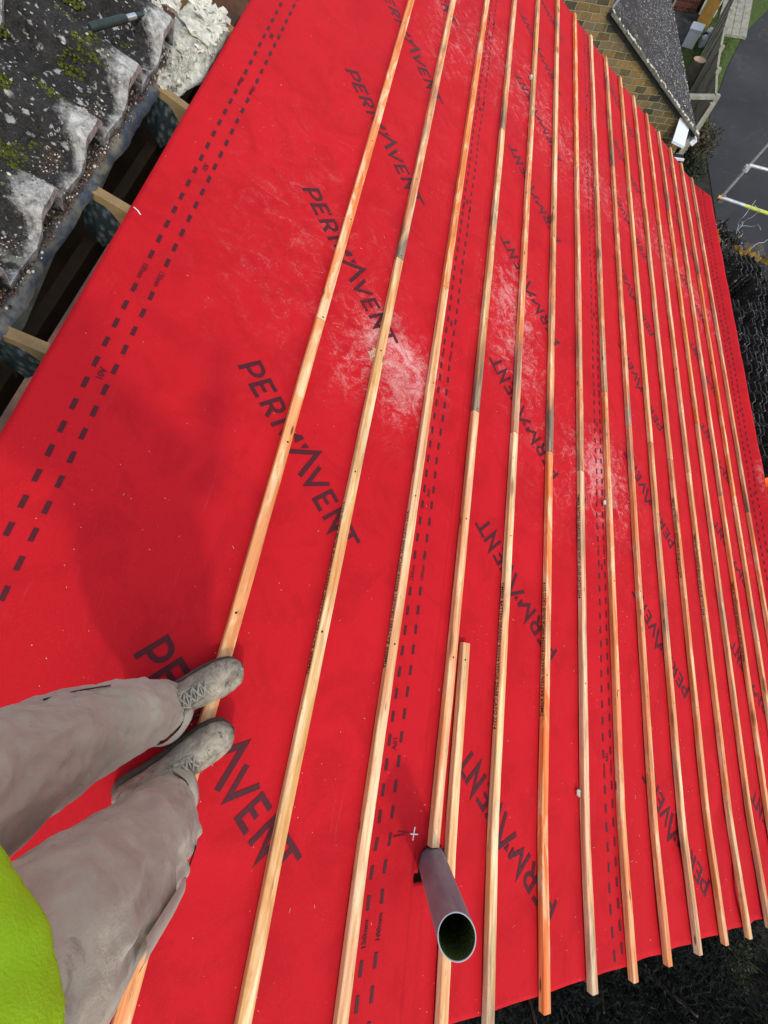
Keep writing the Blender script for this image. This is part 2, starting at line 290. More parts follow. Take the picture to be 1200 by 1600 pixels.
# ------------------------------------------------------------------ geometry helpers
class MB:
    def __init__(s): s.v = []; s.f = []; s.m = []; s.sm = []
    def add(s, vs, fs, mi=0, smooth=False):
        o = len(s.v); s.v += [tuple(x) for x in vs]
        for f in fs: s.f.append(tuple(o + i for i in f)); s.m.append(mi); s.sm.append(smooth)
    def box(s, a, b, mi=0, M=None):
        x0, y0, z0 = a; x1, y1, z1 = b
        vs = [Vector(p) for p in ((x0, y0, z0), (x1, y0, z0), (x1, y1, z0), (x0, y1, z0), (x0, y0, z1), (x1, y0, z1), (x1, y1, z1), (x0, y1, z1))]
        if M: vs = [M @ p for p in vs]
        s.add(vs, ((0, 3, 2, 1), (4, 5, 6, 7), (0, 1, 5, 4), (1, 2, 6, 5), (2, 3, 7, 6), (3, 0, 4, 7)), mi)
    def bar(s, p, q, w, h, mi=0, up=Vector((0, 0, 1))):
        p, q = Vector(p), Vector(q); d = (q - p); L = d.length; d.normalize(); sd_ = d.cross(up)
        if sd_.length < 1e-5: sd_ = d.cross(Vector((1, 0, 0)))
        sd_.normalize(); u2 = sd_.cross(d); M = Matrix((d, sd_, u2)).transposed().to_4x4(); M.translation = p
        s.box((0, -w / 2, -h / 2), (L, w / 2, h / 2), mi, M)
    def tube(s, pts, r, n=8, mi=0, cap=True, smooth=True):
        pts = [Vector(p) for p in pts]; k = len(pts); rs = r if isinstance(r, (list, tuple)) else [r] * k
        ref = None; vs = []
        for i in range(k):
            d = (pts[min(i + 1, k - 1)] - pts[max(i - 1, 0)]).normalized()
            if ref is None:
                ref = d.orthogonal().normalized()
            ref = (ref - d * ref.dot(d)).normalized(); b = d.cross(ref)
            for j in range(n):
                a = 2 * PI * j / n; vs.append(pts[i] + (ref * math.cos(a) + b * math.sin(a)) * rs[i])
        fs = [(i * n + j, i * n + (j + 1) % n, (i + 1) * n + (j + 1) % n, (i + 1) * n + j) for i in range(k - 1) for j in range(n)]
        s.add(vs, fs, mi, smooth)
        if cap: s.add(vs[:n], [tuple(range(n))[::-1]], mi); s.add(vs[-n:], [tuple(range(n))], mi)
    def rings(s, rings, mi=0, cap=True, smooth=True):
        n = len(rings[0]); vs = [p for r in rings for p in r]
        fs = [(i * n + j, i * n + (j + 1) % n, (i + 1) * n + (j + 1) % n, (i + 1) * n + j) for i in range(len(rings) - 1) for j in range(n)]
        if cap: fs += [tuple(range(n))[::-1], tuple((len(rings) - 1) * n + j for j in range(n))]
        s.add(vs, fs, mi, smooth)
    def ball(s, c, r, mi=0, nu=10, nv=7, M=None, rough=0.0, seed=0, freq=2.0):
        c = Vector(c); r = Vector(r) if isinstance(r, (tuple, list, Vector)) else Vector((r, r, r)); vs = [];
        for i in range(nv + 1):
            t = PI * i / nv
            for j in range(nu):
                a = 2 * PI * j / nu; d = Vector((math.sin(t) * math.cos(a), math.sin(t) * math.sin(a), math.cos(t)))
                k = 1 + rough * noise.noise(d * freq + Vector((seed * 3.1, seed * 1.7, seed)))
                q = Vector((d.x * r.x, d.y * r.y, d.z * r.z)) * k
                if M: q = M @ q
                vs.append(c + q)
        fs = []
        for i in range(nv):
            for j in range(nu):
                a, b, c2, d2 = i * nu + j, i * nu + (j + 1) % nu, (i + 1) * nu + (j + 1) % nu, (i + 1) * nu + j
                if i == 0: fs.append((a, d2, c2))
                elif i == nv - 1: fs.append((a, d2, b))
                else: fs.append((a, d2, c2, b))
        s.add(vs, fs, mi, True)
    def cone(s, p, q, r0, r1, n=10, mi=0, k=6):       # tapered capsule
        p, q = Vector(p), Vector(q); pts = []; rs = []
        d = (q - p); L = d.length; d.normalize()
        for i in range(4): a = PI / 2 * (1 - i / 3); pts.append(p - d * r0 * math.sin(a) * 0.999); rs.append(max(r0 * math.cos(a), 1e-4))
        for i in range(1, k): pts.append(p.lerp(q, i / k)); rs.append(r0 + (r1 - r0) * i / k)
        for i in range(4): a = PI / 2 * i / 3; pts.append(q + d * r1 * math.sin(a) * 0.999); rs.append(max(r1 * math.cos(a), 1e-4))
        s.tube(pts, rs, n, mi)
    def build(s, name, mats, parent=None, M=None, sm=None):
        me = bpy.data.meshes.new(name); me.from_pydata(s.v, [], s.f)
        for m in ([mats] if isinstance(mats, str) else mats): me.materials.append(MT[m])
        for i, p in enumerate(me.polygons): p.material_index = s.m[i]; p.use_smooth = s.sm[i] if sm is None else sm
        me.update(); o = bpy.data.objects.new(name, me); C.objects.link(o)
        if parent: o.parent = parent
        if M is not None: o.matrix_world = M
        return o
def tag(o, label=None, cat=None, group=None, kind=None):
    if label: o['label'] = label
    if cat: o['category'] = cat
    if group: o['group'] = group
    if kind: o['kind'] = kind
    return o
def empty(name, loc=(0, 0, 0), M=None):
    e = bpy.data.objects.new(name, None); C.objects.link(e); e.empty_display_size = 0.1
    if M is not None: e.matrix_world = M
    else: e.location = loc
    return e
def roofM(u, v, w=0): m = RM.to_4x4(); m.translation = W(u, v, w); return m
def T(x, y, z): return Matrix.Translation((x, y, z))
def text_mesh(body, size):
    cu = bpy.data.curves.new('t', 'FONT'); cu.body = body; cu.size = size; cu.resolution_u = 2; cu.offset = size * 0.012
    o = bpy.data.objects.new('t', cu); C.objects.link(o); bpy.context.view_layer.update()
    dg = bpy.context.evaluated_depsgraph_get(); me = bpy.data.meshes.new_from_object(o.evaluated_get(dg))
    vs = [v.co.copy() for v in me.vertices]; fs = [tuple(p.vertices) for p in me.polygons]
    bpy.data.objects.remove(o); bpy.data.curves.remove(cu); bpy.data.meshes.remove(me)
    w = max(v.x for v in vs); return vs, fs, w

# ------------------------------------------------------------------ red membrane, four strips
U0, U1 = -5.575, 2.50
KU = 1.98
PU, PV, PH = 2.074, 0.884, 0.41        # where the vent pipe comes through, and its height
def kick(u): return 0.046 * (u - KU) if u > KU else 0.0
def sm01(x): x = max(0.0, min(1.0, x)); return x * x * (3 - 2 * x)
def sheet(u, v):
    """position (roof frame) of the cloth: tight between battens, slightly slack, kicked up at the near verge and at the eave"""
    w = kick(u)
    ph = (v / 0.28937) * PI
    sag = abs(math.sin(ph)) if v > -0.05 else 0.6 * sm01((v + .42) / .2)
    amp = 0.0035 + 0.010 * sm01((u - 1.7) / 0.5) * sm01((v - 1.8) / 0.8)
    w -= sag * amp * (0.6 + 0.8 * noise.noise(Vector((u * 1.7, v * 1.2, 3.3))))
    w -= 0.004 * (0.5 + 0.5 * noise.noise(Vector((u * 2.6, v * 5.0, 1.0)))) * sag
    w -= 0.0045 * (0.5 - 0.5 * math.cos(2 * PI * (u - .19) / .6)) * (0.5 + 0.5 * sag)
    w -= 0.006 * max(0.0, noise.noise(Vector((u * 3.1 + v * 2.2, v * 1.3 - u * .6, 12.0)))) * (0.3 + sag)
    w -= 0.018 * sm01((u - 1.75) / 0.35) * sm01((v - 2.0) / 0.6) * max(0, noise.noise(Vector((u * 3.2, v * 4.0, 9.0)))) * 1.6
    edge = sm01((U0 + 0.10 - u) / 0.10) * 0.02
    w -= edge
    if v < 1.0: w += (0.007 * math.exp(-((u - 1.985) / .03) ** 2) - .005 * math.exp(-((u - 2.09) / .05) ** 2)) * (.55 + .45 * math.sin(v * 9 + 1))
    w -= .004 * math.exp(-((v - .842) / .012) ** 2) * (1 if v < 1 else 0)
    if v > 4.46:
        if u < U0 + .7: u += (U0 + .7 - u) / .7 * 1.6 * (v - 4.46)
        s = v - 4.46; t = math.radians(35)
        return u, 4.46 + s * math.cos(t), w + s * math.sin(t) + 0.006 * noise.noise(Vector((u * 1.6, 0, 0)))
    if v < -0.60:
        w += 0.006 * noise.noise(Vector((u * 1.1, 4.0, 0))) * sm01((-0.60 - v) / 0.1)
    return u, v, w
def dustf(u, v):
    d = 0.0
    for (a, b, su, sv, k) in ((0.24, 0.48, 0.20, 0.14, 1.3), (0.14, 0.42, 0.09, 0.05, 1.0), (0.10, 0.27, 0.15, 0.09, 1.0), (0.30, 0.18, 0.16, 0.10, 0.4), (-0.05, 0.05, 0.45, 0.30, 0.30), (-0.65, 1.08, 0.36, 0.18, 0.95), (-0.2, 1.3, 0.5, 0.2, 0.5), (0.1, 1.95, 0.28, 0.22, 1.2), (0.35, 1.6, 0.35, 0.2, 0.3), (0.2, 2.3, 0.4, 0.25, 0.4),
                              (-2.8, 0.3, 0.5, 0.22, 0.8), (-3.1, 0.8, 0.55, 0.3, 0.85), (-3.0, 1.4, 0.5, 0.3, 0.95), (-2.8, 2.0, 0.45, 0.3, 1.0), (-3.1, 2.7, 0.4, 0.4, 0.8), (-3.1, 3.4, 0.4, 0.4, 1.0), (-2.8, 4.1, 0.4, 0.3, 1.1), (0.0, 4.2, 0.3, 0.3, 0.4), (-1.5, 0.5, 0.9, 0.4, 0.2), (-0.2, -0.3, 0.7, 0.25, 0.22), (-0.9, 4.62, 0.25, 0.04, .8)):
        d += .82 * k * math.exp(-((u - a) / su / 1.22) ** 2 - ((v - b) / sv / 1.22) ** 2)
    if u < -1.5: d *= .7
    return min(d, 1.4)
def stroke(pts, w, closed=False):
    """polyline of constant width -> quads, mitred"""
    n = len(pts); L = []; R = []
    for i, p in enumerate(pts):
        a = pts[i - 1] if (i > 0 or closed) else None; b = pts[(i + 1) % n] if (i < n - 1 or closed) else None
        d1 = Vector((p[0] - a[0], p[1] - a[1])).normalized() if a else None
        d2 = Vector((b[0] - p[0], b[1] - p[1])).normalized() if b else None
        d1 = d1 or d2; d2 = d2 or d1
        n1 = Vector((-d1.y, d1.x)); n2 = Vector((-d2.y, d2.x)); m = (n1 + n2).normalized(); k = w / 2 / max(0.3, m.dot(n1))
        L.append((p[0] + m.x * k, p[1] + m.y * k)); R.append((p[0] - m.x * k, p[1] - m.y * k))
    rng = range(n if closed else n - 1)
    return [[L[i], R[i], R[(i + 1) % n], L[(i + 1) % n]] for i in rng]
def letter_polys():
    P = []; H = 0.094; s = 0.016; h = s / 2
    def bowl(x0, x1, y0, y1): 
        r = (y1 - y0) / 2; pts = [(x0, y1)]
        pts += [(x1 - r + r * math.sin(a), y0 + r + r * math.cos(a)) for a in [PI * i / 8 for i in range(9)]]
        return pts + [(x0, y0)]
    def E(x): return stroke([(x + h, 0), (x + h, H)], s) + stroke([(x + s, h), (x + .056, h)], s) + stroke([(x + s, H - h), (x + .056, H - h)], s) + stroke([(x + s, H / 2), (x + .046, H / 2)], s * .9)
    P += stroke([(h, 0), (h, H)], s) + stroke(bowl(s, .056, .034, H - h), s * .92)
    P += E(.074)
    P += stroke([(.150 + h, 0), (.150 + h, H)], s) + stroke(bowl(.150 + s, .203, .040, H - h), s * .92) + stroke([(.182, .036), (.205, .001)], s)
    P += stroke([(.232 + h, 0), (.232 + h, H * .97), (.281, .022), (.322, .088)], s) + [[(.314, .092), (.330, .092), (.330, .050), (.314, .058)]]
    P += [[(.345, .088), (.368, .091), (.356, .060)]]
    P += stroke([(.349, .010), (.398, .116), (.447, .001)], s * 1.12)
    P += stroke([(.449, H), (.485, .012), (.521, H)], s)
    P += E(.540)
    P += stroke([(.617 + h, 0), (.617 + h, H * .97), (.676, .004), (.676, H)], s)
    P += stroke([(.690, H - h), (.772, H - h)], s) + stroke([(.731, 0), (.731, H - s)], s)
    return P
LET = letter_polys()
def subdiv(poly, maxlen=0.03):
    """split long quads along their length so the print follows the cloth"""
    if len(poly) != 4: return [poly]
    a, b, c, d = [Vector(p) for p in poly]
    L = max((d - a).length, (c - b).length); L2 = max((b - a).length, (c - d).length)
    if L2 > L: a, b, c, d = b, c, d, a; L = L2
    k = max(1, int(L / maxlen)); out = []
    for i in range(k):
        p, q = a.lerp(d, i / k), a.lerp(d, (i + 1) / k); r, t = b.lerp(c, i / k), b.lerp(c, (i + 1) / k)
        out.append([p, r, t, q])
    return out
PER = 0.9845; DP = 0.0758793
TM = {k: text_mesh(k, sz) for k, sz in (('A01', 0.026), ('100mm', 0.023), ('150mm', 0.023))}
def roll(name, va, vb, label, lift, letters, dashes, extra=None):
    mb = MB(); du, dv = (0.025, 0.018) if 'holed' not in label else (0.0125, 0.009); nu = int((U1 - U0) / du); nv = int(round((vb - va) / dv))
    ss = []; dust = []; dirt = []
    o = (0, va, 0)
    def P(u, v, h=0.0):
        a, b, c = sheet(u, v); return (a, b - va, c + h + lift * sm01((v - (vb - 0.22)) / 0.1) + 0.0002)
    for j in range(nv + 1):
        v = va + (vb - va) * j / nv
        for i in range(nu + 1):
            u = U0 + (U1 - U0) * i / nu; uu = u
            ss.append(P(u, v)); dust.append(dustf(u, v)); dirt.append(0.25 + 0.5 * sm01((v - 0.9) / 1.5) * (1 if u < 1.9 else .7))
    def inhole(i, j):
        u = U0 + (U1 - U0) * (i + .5) / nu; v = va + (vb - va) * (j + .5) / nv
        return ((u - PU) / .052) ** 2 + ((v - PV) / .060) ** 2 < 1 or (PU + .02 < u < PU + .055 and PV - .072 < v < PV)
    fs = [(j * (nu + 1) + i, (j + 1) * (nu + 1) + i, (j + 1) * (nu + 1) + i + 1, j * (nu + 1) + i + 1)[::-1] for j in range(nv) for i in range(nu) if not inhole(i, j)]
    # roof frame is right handed u x v = w; want normals along +w
    fs = [f[::-1] for f in fs]
    fs = [tuple(reversed(f)) for f in fs]
    mb.add(ss, fs, 0, True)
    nb = len(ss)
    def put(poly, mi=1, h=0.0016):
        mb.add([P(p[0], p[1], h) for p in poly], [tuple(range(len(poly)))], mi, False)
    for (pu, pv, sgn) in letters:
        c = 0.70711 * sgn
        for poly in LET:
            for q in subdiv([Vector(x) for x in poly]):
                pts = [(pu + (p[0] - p[1]) * c, pv + (p[0] + p[1]) * c) for p in q]
                if min(p[0] for p in pts) < U0 + .01 or max(p[0] for p in pts) > U1 - .01: continue
                if min(p[1] for p in pts) < va + .004 or max(p[1] for p in pts) > vb - .004: continue
                put(pts)
    for (v0, u_off, lab, phase, sgn) in dashes:
        k0 = int((U0 - u_off) / DP); k1 = int((U1 - u_off) / DP)
        for k in range(k0, k1 + 1):
            u = u_off + k * DP
            if (k - phase) % 15 == 0 and lab:
                vs, f2, w = TM[lab]; s = 1 if sgn > 0 else -1
                hh = 0.016
                mb.add([P(u + s * (x.x - w / 2), v0 + (s * (hh / 2 - x.y)) * 1.0 * -1, 0.0016) for x in vs] if False else [P(u + s * (x.x - w / 2), v0 - s * (x.y - hh / 2) * -1, 0.0016) for x in vs], f2, 1)
                continue
            if u - .019 < U0 + .01 or u + .019 > U1 - .01: continue
            put([(u - .018, v0 - .006), (u + .018, v0 - .006), (u + .018, v0 + .006), (u - .018, v0 + .006)])
    if extra: extra(put, P, mb)
    ob = mb.build(name, ['red_membrane', 'black_print', 'chalk'], None, roofM(*o))
    me = ob.data
    for nm, arr in (('dust', dust), ('dirt', dirt)):
        a = me.attributes.new(nm, 'FLOAT', 'POINT'); vals = arr + [0.0] * (len(me.vertices) - len(arr)); a.data.foreach_set('value', vals)
    md = ob.modifiers.new('thick', 'SOLIDIFY'); md.thickness = 0.0009; md.offset = -1
    tag(ob, label, 'roofing membrane', 'overlapping strips of red roofing underlay')
    return ob
def a01(us, v, sgn):
    def f(put, P, mb):
        vs, f2, w = TM['A01']
        for u in us: mb.add([P(u + sgn * (x.x - w / 2), v + sgn * (x.y - .009), 0.0016) for x in vs], f2, 1)
        return
    return f
TOPA = a01([0.80 + k * PER for k in range(-6, 2)], -0.569, 1)
BOTA = a01([0.734 + k * PER for k in range(-6, 2)], 0.6625, -1)
def r1x(put, P, mb):
    TOPA(put, P, mb); BOTA(put, P, mb)
    for q in stroke([(1.965, .786), (2.003, .782)], .0035): put(q, 2, .002)
    for q in stroke([(1.984, .769), (1.986, .800)], .0035): put(q, 2, .002)
    for q in stroke([(0.176, -.694), (0.181, -.680), (0.190, -.669)], .0035): put(q, 2, .002)
    for a, b in (((1.976, .715), (1.98, .76)), ((1.99, .700), (1.985, .745))):
        for q in stroke([a, b], .003): put(q, 1, .0018)
oL, oR = 0.0121078, 0.0875470
roll('roofing_membrane', -0.702, 0.805, 'topmost red membrane strip beside the old tiles, with two dashed lines by its bare edge', 0.0022,
     [(0.564 + k * PER, -0.231, 1) for k in range(-6, 3)],
     [(-0.594, oL, '100mm', 5, 1), (-0.544, oR, '150mm', 4, 1), (0.638, 0.037, '150mm', 14, -1), (0.688, 0.025, '100mm', 14, -1)], r1x)
roll('roofing_membrane', 0.655, 2.085, 'second red membrane strip down from the top, holed for the grey pipe', 0.0022,
     [(1.262 + k * PER, 1.562, -1) for k in range(-6, 3)],
     [(1.930, 0.03, '150mm', 8, -1), (1.983, 0.01, '100mm', 8, -1)], a01([0.73 + k * PER for k in range(-6, 2)], 1.955, -1))
roll('roofing_membrane', 1.935, 3.36, 'third red membrane strip down, most of it under tightly spaced battens', 0.0022,
     [(1.290 + k * PER, 2.875, -1) for k in range(-6, 3)], [])
roll('roofing_membrane', 3.21, 4.652, 'lowest red membrane strip, ending at the eave above the stacked tiles', 0.0,
     [(1.39 + k * PER, 4.20, -1) for k in range(-6, 3)],
     [(4.507, 0.02, '150mm', 3, -1), (4.556, 0.05, '100mm', 3, -1)], a01([0.3 + k * PER for k in range(-6, 3)], 4.535, -1))

# ------------------------------------------------------------------ battens
G = 0.2893676
STAMP = text_mesh('TIMBER BATTEN GRADED BS5534 WPCA 25x38 CATO 2314', 0.0235)
ORD = ['first', 'second', 'third', 'fourth', 'fifth', 'sixth', 'seventh', 'eighth', 'ninth', 'tenth', 'eleventh', 'twelfth', 'thirteenth', 'fourteenth', 'fifteenth', 'sixteenth']
PALE, CREAM, PEACH, ORNG, TAN = (.82, .49, .25), (.86, .60, .34), (.80, .38, .16), (.82, .30, .09), (.70, .40, .19)
def batten(v, ua, ub, tint, wth, label, stamp=None, name='roofing_batten', seed=0):
    rnd = random.Random(int(seed * 991 + ua * 131)); mb = MB(); L = ub - ua; n = max(3, int(L / 0.12)); hw, h = 0.019, 0.0255
    rings = []; c = 0.0022
    bow = rnd.uniform(-1, 1) * 0.0025
    for i in range(n + 1):
        x = L * i / n; u = ua + x
        dy = bow * math.sin(PI * i / n) * min(1, L) + 0.0007 * noise.noise(Vector((u * 4, v * 7, 0))); dz = kick(u) + 0.0006 * noise.noise(Vector((u * 5, v * 3, 5)))
        a = hw + 0.0006 * noise.noise(Vector((u * 9, v, 2))); b = h + 0.0006 * noise.noise(Vector((u * 8, v, 8)))
        cc = c * (1 + 0.7 * noise.noise(Vector((u * 20, v * 5, 4))))
        rings.append([(x, dy + p, dz + q + 0.0012) for p, q in ((-a, c), (-a + c, 0), (a - c, 0), (a, c), (a, b - cc), (a - cc, b), (-a + cc, b), (-a, b - cc))])
    mb.rings(rings, 0, True, False)
    for kk in range(-10, 5):        # nail heads over every rafter
        un = 0.19 + .6 * kk + rnd.uniform(-.006, .006)
        if ua + .01 < un < ub - .01:
            x = un - ua; yy = rnd.uniform(-.006, .006) + bow * math.sin(PI * x / L) * min(1, L); zz = h + kick(un) + .0014
            mb.add([(x + .0042 * math.cos(a), yy + .0042 * math.sin(a), zz) for a in [2 * PI * q / 8 for q in range(8)]], [tuple(range(8))], 1)
    if stamp:
        s0, sgn = stamp; vs, fs, w = STAMP; k = w
        pts = []
        for p in vs:
            x = s0 - ua + (p.x if sgn > 0 else w - p.x); z = (p.y + 0.0035) if sgn > 0 else (0.0215 - p.y)
            bowd = bow * math.sin(PI * max(0, min(1, x / L))) * min(1, L)
            pts.append((x, -hw - 0.0011 + bowd, z + kick(ua + x) + 0.0012))
        mb.add(pts, fs, 1)
    ob = mb.build(name, ['sawn_wood', 'ink'], None, roofM(ua, v, 0)); ob.color = (*tint, wth)
    at = ob.data.attributes.new('stain', 'FLOAT', 'POINT'); k2 = .85 if wth > .84 else (.3 if wth > .55 else 0.0); w2 = rnd.uniform(.15, .45); q2 = rnd.uniform(0, L); at.data.foreach_set('value', [min(1, k2 * math.exp(-((L - vv.co.x) / w2) ** 2) + (.45 if wth > .4 else .15) * math.exp(-((q2 - vv.co.x) / .12) ** 2)) for vv in ob.data.vertices])
    tag(ob, label, 'batten', 'timber battens nailed across the red roof')
    return ob
ROWS = {
 0: [(-5.44, -2.79, PEACH, .3, 'orange upper-photo'), (-2.785, 0.205, ORNG, .12, 'orange'), (0.21, 2.53, (.82, .41, .17), .12, 'orange')],
 1: [(-5.44, -2.77, TAN, .5, ''), (-2.765, -0.395, PALE, .95, ''), (-0.39, 2.53, PALE, .32, '')],
 2: [(-5.44, -3.36, PALE, .5, ''), (-3.355, -0.425, ORNG, .38, ''), (-0.42, 2.53, CREAM, .12, '')],
 3: [(-5.44, -2.2, PALE, .75, ''), (-2.195, 0.205, TAN, .9, ''), (0.21, 2.020, PALE, .35, '')],
 4: [(-5.44, -2.755, PALE, .6, ''), (-2.75, 0.195, PEACH, .65, ''), (0.20, 2.53, CREAM, .62, '')],
 5: [(-5.44, -1.6, PALE, .45, ''), (-1.595, 0.185, PEACH, .95, ''), (0.19, 2.535, ORNG, .12, '')],
 6: [(-5.44, -2.765, ORNG, .12, ''), (-2.76, 0.19, TAN, .7, ''), (0.195, 2.53, CREAM, .62, '')],
 7: [(-5.44, -2.785, PALE, .2, ''), (-2.78, -0.55, TAN, .6, ''), (-0.545, 2.54, PEACH, .4, '')],
 8: [(-5.44, -3.42, TAN, .9, ''), (-3.415, -0.405, PEACH, .75, ''), (-0.40, 2.53, PEACH, .5, '')],
 9: [(-5.44, -3.33, PEACH, .35, ''), (-3.325, -0.405, PALE, .25, ''), (-0.40, 2.53, PALE, .75, '')],
 10: [(-5.44, -3.35, PEACH, .4, ''), (-3.345, -0.385, PALE, .4, ''), (-0.38, 2.53, PEACH, .35, '')],
 11: [(-5.44, -3.37, ORNG, .25, ''), (-3.365, -0.385, PALE, .3, ''), (-0.38, 2.54, PEACH, .3, '')],
 12: [(-5.43, -3.9, TAN, .8, ''), (-3.895, -1.0, ORNG, .35, ''), (-0.995, 2.53, PALE, .8, '')],
 13: [(-5.44, -3.33, PEACH, .5, ''), (-3.325, -0.385, PALE, .7, ''), (-0.38, 2.52, PEACH, .4, '')],
 14: [(-5.44, -3.35, TAN, .6, ''), (-3.345, -0.4, ORNG, .3, ''), (-0.395, 2.52, PALE, .55, '')],
 15: [(-5.43, -3.36, TAN, .5, ''), (-3.355, -0.43, TAN, .85, ''), (-0.425, 2.52, PEACH, .6, '')]}
STAMPS = {(0, 2): None, (1, 2): (0.92, -1), (2, 2): (0.86, -1), (4, 2): (1.02, 1), (5, 2): (0.95, -1), (6, 2): (0.35, 1), (9, 2): None, (10, 2): (-0.05, 1), (11, 2): (0.15, 1), (13, 2): (0.38, 1), (12, 2): None}
PART = ['far end length', 'middle length', 'near end length']
for k, pcs in ROWS.items():
    for j, (a, b, t, wt, _) in enumerate(pcs):
        jit = random.uniform(-.012, .012)
        if j == 0: a += jit
        tone = {PALE: 'pale', CREAM: 'cream', PEACH: 'peach', ORNG: 'orange', TAN: 'tan'}.get(t, 'orange and cream') + (' and grey-stained' if wt > .6 else '')
        lab = f'{tone} {PART[j]} of the {ORD[k]} batten row down from the old tiles'
        if k == 3 and j == 2: lab = 'pale length of the fourth batten row, stopping short at the grey pipe'
        tt = tuple(max(0, x * random.uniform(.92, 1.08)) for x in t)
        batten(k * G, a, b, tt, wt, lab, STAMPS.get((k, j)), seed=k)
sb_ = batten(3 * G + 0.066, 1.325, 2.53, CREAM, .35, 'short cream batten doubled beside the fourth row, running past the grey pipe', seed=33)
sb_.matrix_world = sb_.matrix_world @ Matrix.Rotation(.0150, 4, 'Z')

# ------------------------------------------------------------------ vent pipe
base = W(PU, PV, 0); H = PH
pe = empty('vent_pipe', base)
mb = MB(); R0, R1 = 0.050, 0.0468; n = 48
def ring(r, z): return [(r * math.cos(2 * PI * i / n), r * math.sin(2 * PI * i / n), z) for i in range(n)]
mb.rings([ring(R0, -0.5), ring(R0, 0.0), ring(R0, H - .002)], 0, False)
mb.build('pipe_wall', 'grey_plastic', pe)
mb = MB(); mb.rings([ring(R0, H - .002), ring(R0 - .0007, H), ring(R1 + .0007, H), ring(R1, H - .002)], 0, False); mb.build('rim', 'pipe_rim', pe)
mb = MB(); mb.rings([ring(R1, H - .002)[::-1], ring(R1, 0.1)[::-1], ring(R1, -0.5)[::-1]], 0, False)
for i in range(420):
    a = random.uniform(0, 2 * PI); z = H - 0.012 - abs(random.gauss(0, .05)); r = R1 - .001
    mb.ball((r * math.cos(a), r * math.sin(a), z), random.uniform(.0012, .003), 0, 5, 4)
mb.build('mossy_bore', 'pipe_inside', pe)
tag(pe, 'grey plastic vent pipe with mossy bore sticking up through the red membrane', 'pipe')

# ------------------------------------------------------------------ old roof above the strip: trusses, felt, tiles
for i, u in enumerate((-1.01, -0.41, 0.19, 0.79, 1.39)):
    te = empty('roof_truss', M=roofM(u, -0.75, 0))
    mb = MB(); mb.box((-.0175, -1.3, -.100), (.0175, 0.28, -.004)); mb.build('rafter', 'rafter_wood', te)
    mb = MB(); sd_ = 0.0185
    poly = [(-.085, -.030), (-.01, -.030 + .0), (.035, -.075), (.005, -.16), (-.03, -.215), (-.085, -.165)]
    mb.add([(sd_, p[0], p[1]) for p in poly] + [(sd_ + .0012, p[0], p[1]) for p in poly], [tuple(range(6))[::-1], tuple(range(6, 12))] + [(a, (a + 1) % 6, 6 + (a + 1) % 6, 6 + a) for a in range(6)])
    mb.build('nail_plate', 'nail_plate', te)
    mb = MB(); mb.bar((0, -.05, -.06), (0, -.02 - .35, -1.1), .033, .09, 0, Vector((0, 1, 0))); mb.build('web', 'void_shade_timber', te)
    mb = MB(); mb.bar((0, -.03, -.08), (0, .75, -.85), .033, .08, 0, Vector((0, 1, 0))); mb.build('web', 'void_shade_timber', te)
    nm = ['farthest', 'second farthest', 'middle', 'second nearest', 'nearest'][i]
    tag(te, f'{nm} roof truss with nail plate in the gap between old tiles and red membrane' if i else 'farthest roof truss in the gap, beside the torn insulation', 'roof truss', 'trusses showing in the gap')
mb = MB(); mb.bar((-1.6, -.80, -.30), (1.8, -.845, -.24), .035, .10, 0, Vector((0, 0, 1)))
br = mb.build('roof_brace', 'void_shade_timber', None, roofM(0, 0, 0)); tag(br, 'brown timber brace running lengthways down inside the dark gap', 'timber')
# attic floor and house body so that the void is dark
mb = MB(); mb.box((-5.45, -4.2, -5.0), (2.40, 3.72, -2.62)); hs = mb.build('house_walls', 'house_brick'); tag(hs, 'brick walls of the house beneath the red roof', 'house')
mb = MB()
for s_ in ((-5.45, -5.40), (2.35, 2.40)):
    x0, x1 = s_; mb.add([(x0, 3.70, -2.62), (x0, -2.2, 1.20), (x0, -4.2, -2.62), (x1, 3.70, -2.62), (x1, -2.2, 1.20), (x1, -4.2, -2.62)], [(0, 1, 2), (5, 4, 3), (0, 3, 4, 1), (1, 4, 5, 2), (2, 5, 3, 0)])
gb = mb.build('gable', 'house_brick', hs)
mb = MB(); mb.add([W(-5.4, -2.45, -.05), W(2.4, -2.45, -.05), (2.4, -4.3, -1.2), (-5.4, -4.3, -1.2)], [(0, 1, 2, 3)]); mb.build('rear_slope', 'stacked_tile', hs)
# felt
mb = MB(); nx, ny = 150, 10; vs = []
for j in range(ny + 1):
    for i in range(nx + 1):
        u = -0.62 + 1.9 * i / nx; t = j / ny
        sagp = ((u - 0.19 + 0.6 * 10) % 0.6) / 0.6; sg = math.sin(PI * sagp)
        v = -1.10 + t * (0.298 + 0.018 * noise.noise(Vector((u * 5, 0, 2))) + .004 * noise.noise(Vector((u * 27, 0, 4))) + .004 * (1 - sg) - .004 * sg)
        w = 0.007 - 0.012 * sg * t + 0.004 * noise.noise(Vector((u * 12, t * 3, 0))) - 0.026 * sm01((t - .94) / .06) * (.4 + .6 * sg)
        vs.append((u, v, w))
mb.add(vs, [(j * (nx + 1) + i, j * (nx + 1) + i + 1, (j + 1) * (nx + 1) + i + 1, (j + 1) * (nx + 1) + i) for j in range(ny) for i in range(nx)], 0, True)
ft = mb.build('old_underlay', 'old_felt', None, roofM(0, 0, 0)); md = ft.modifiers.new('t', 'SOLIDIFY'); md.thickness = .003
tag(ft, 'old black underlay felt drooping from under the tiles over the open gap', 'roofing felt')
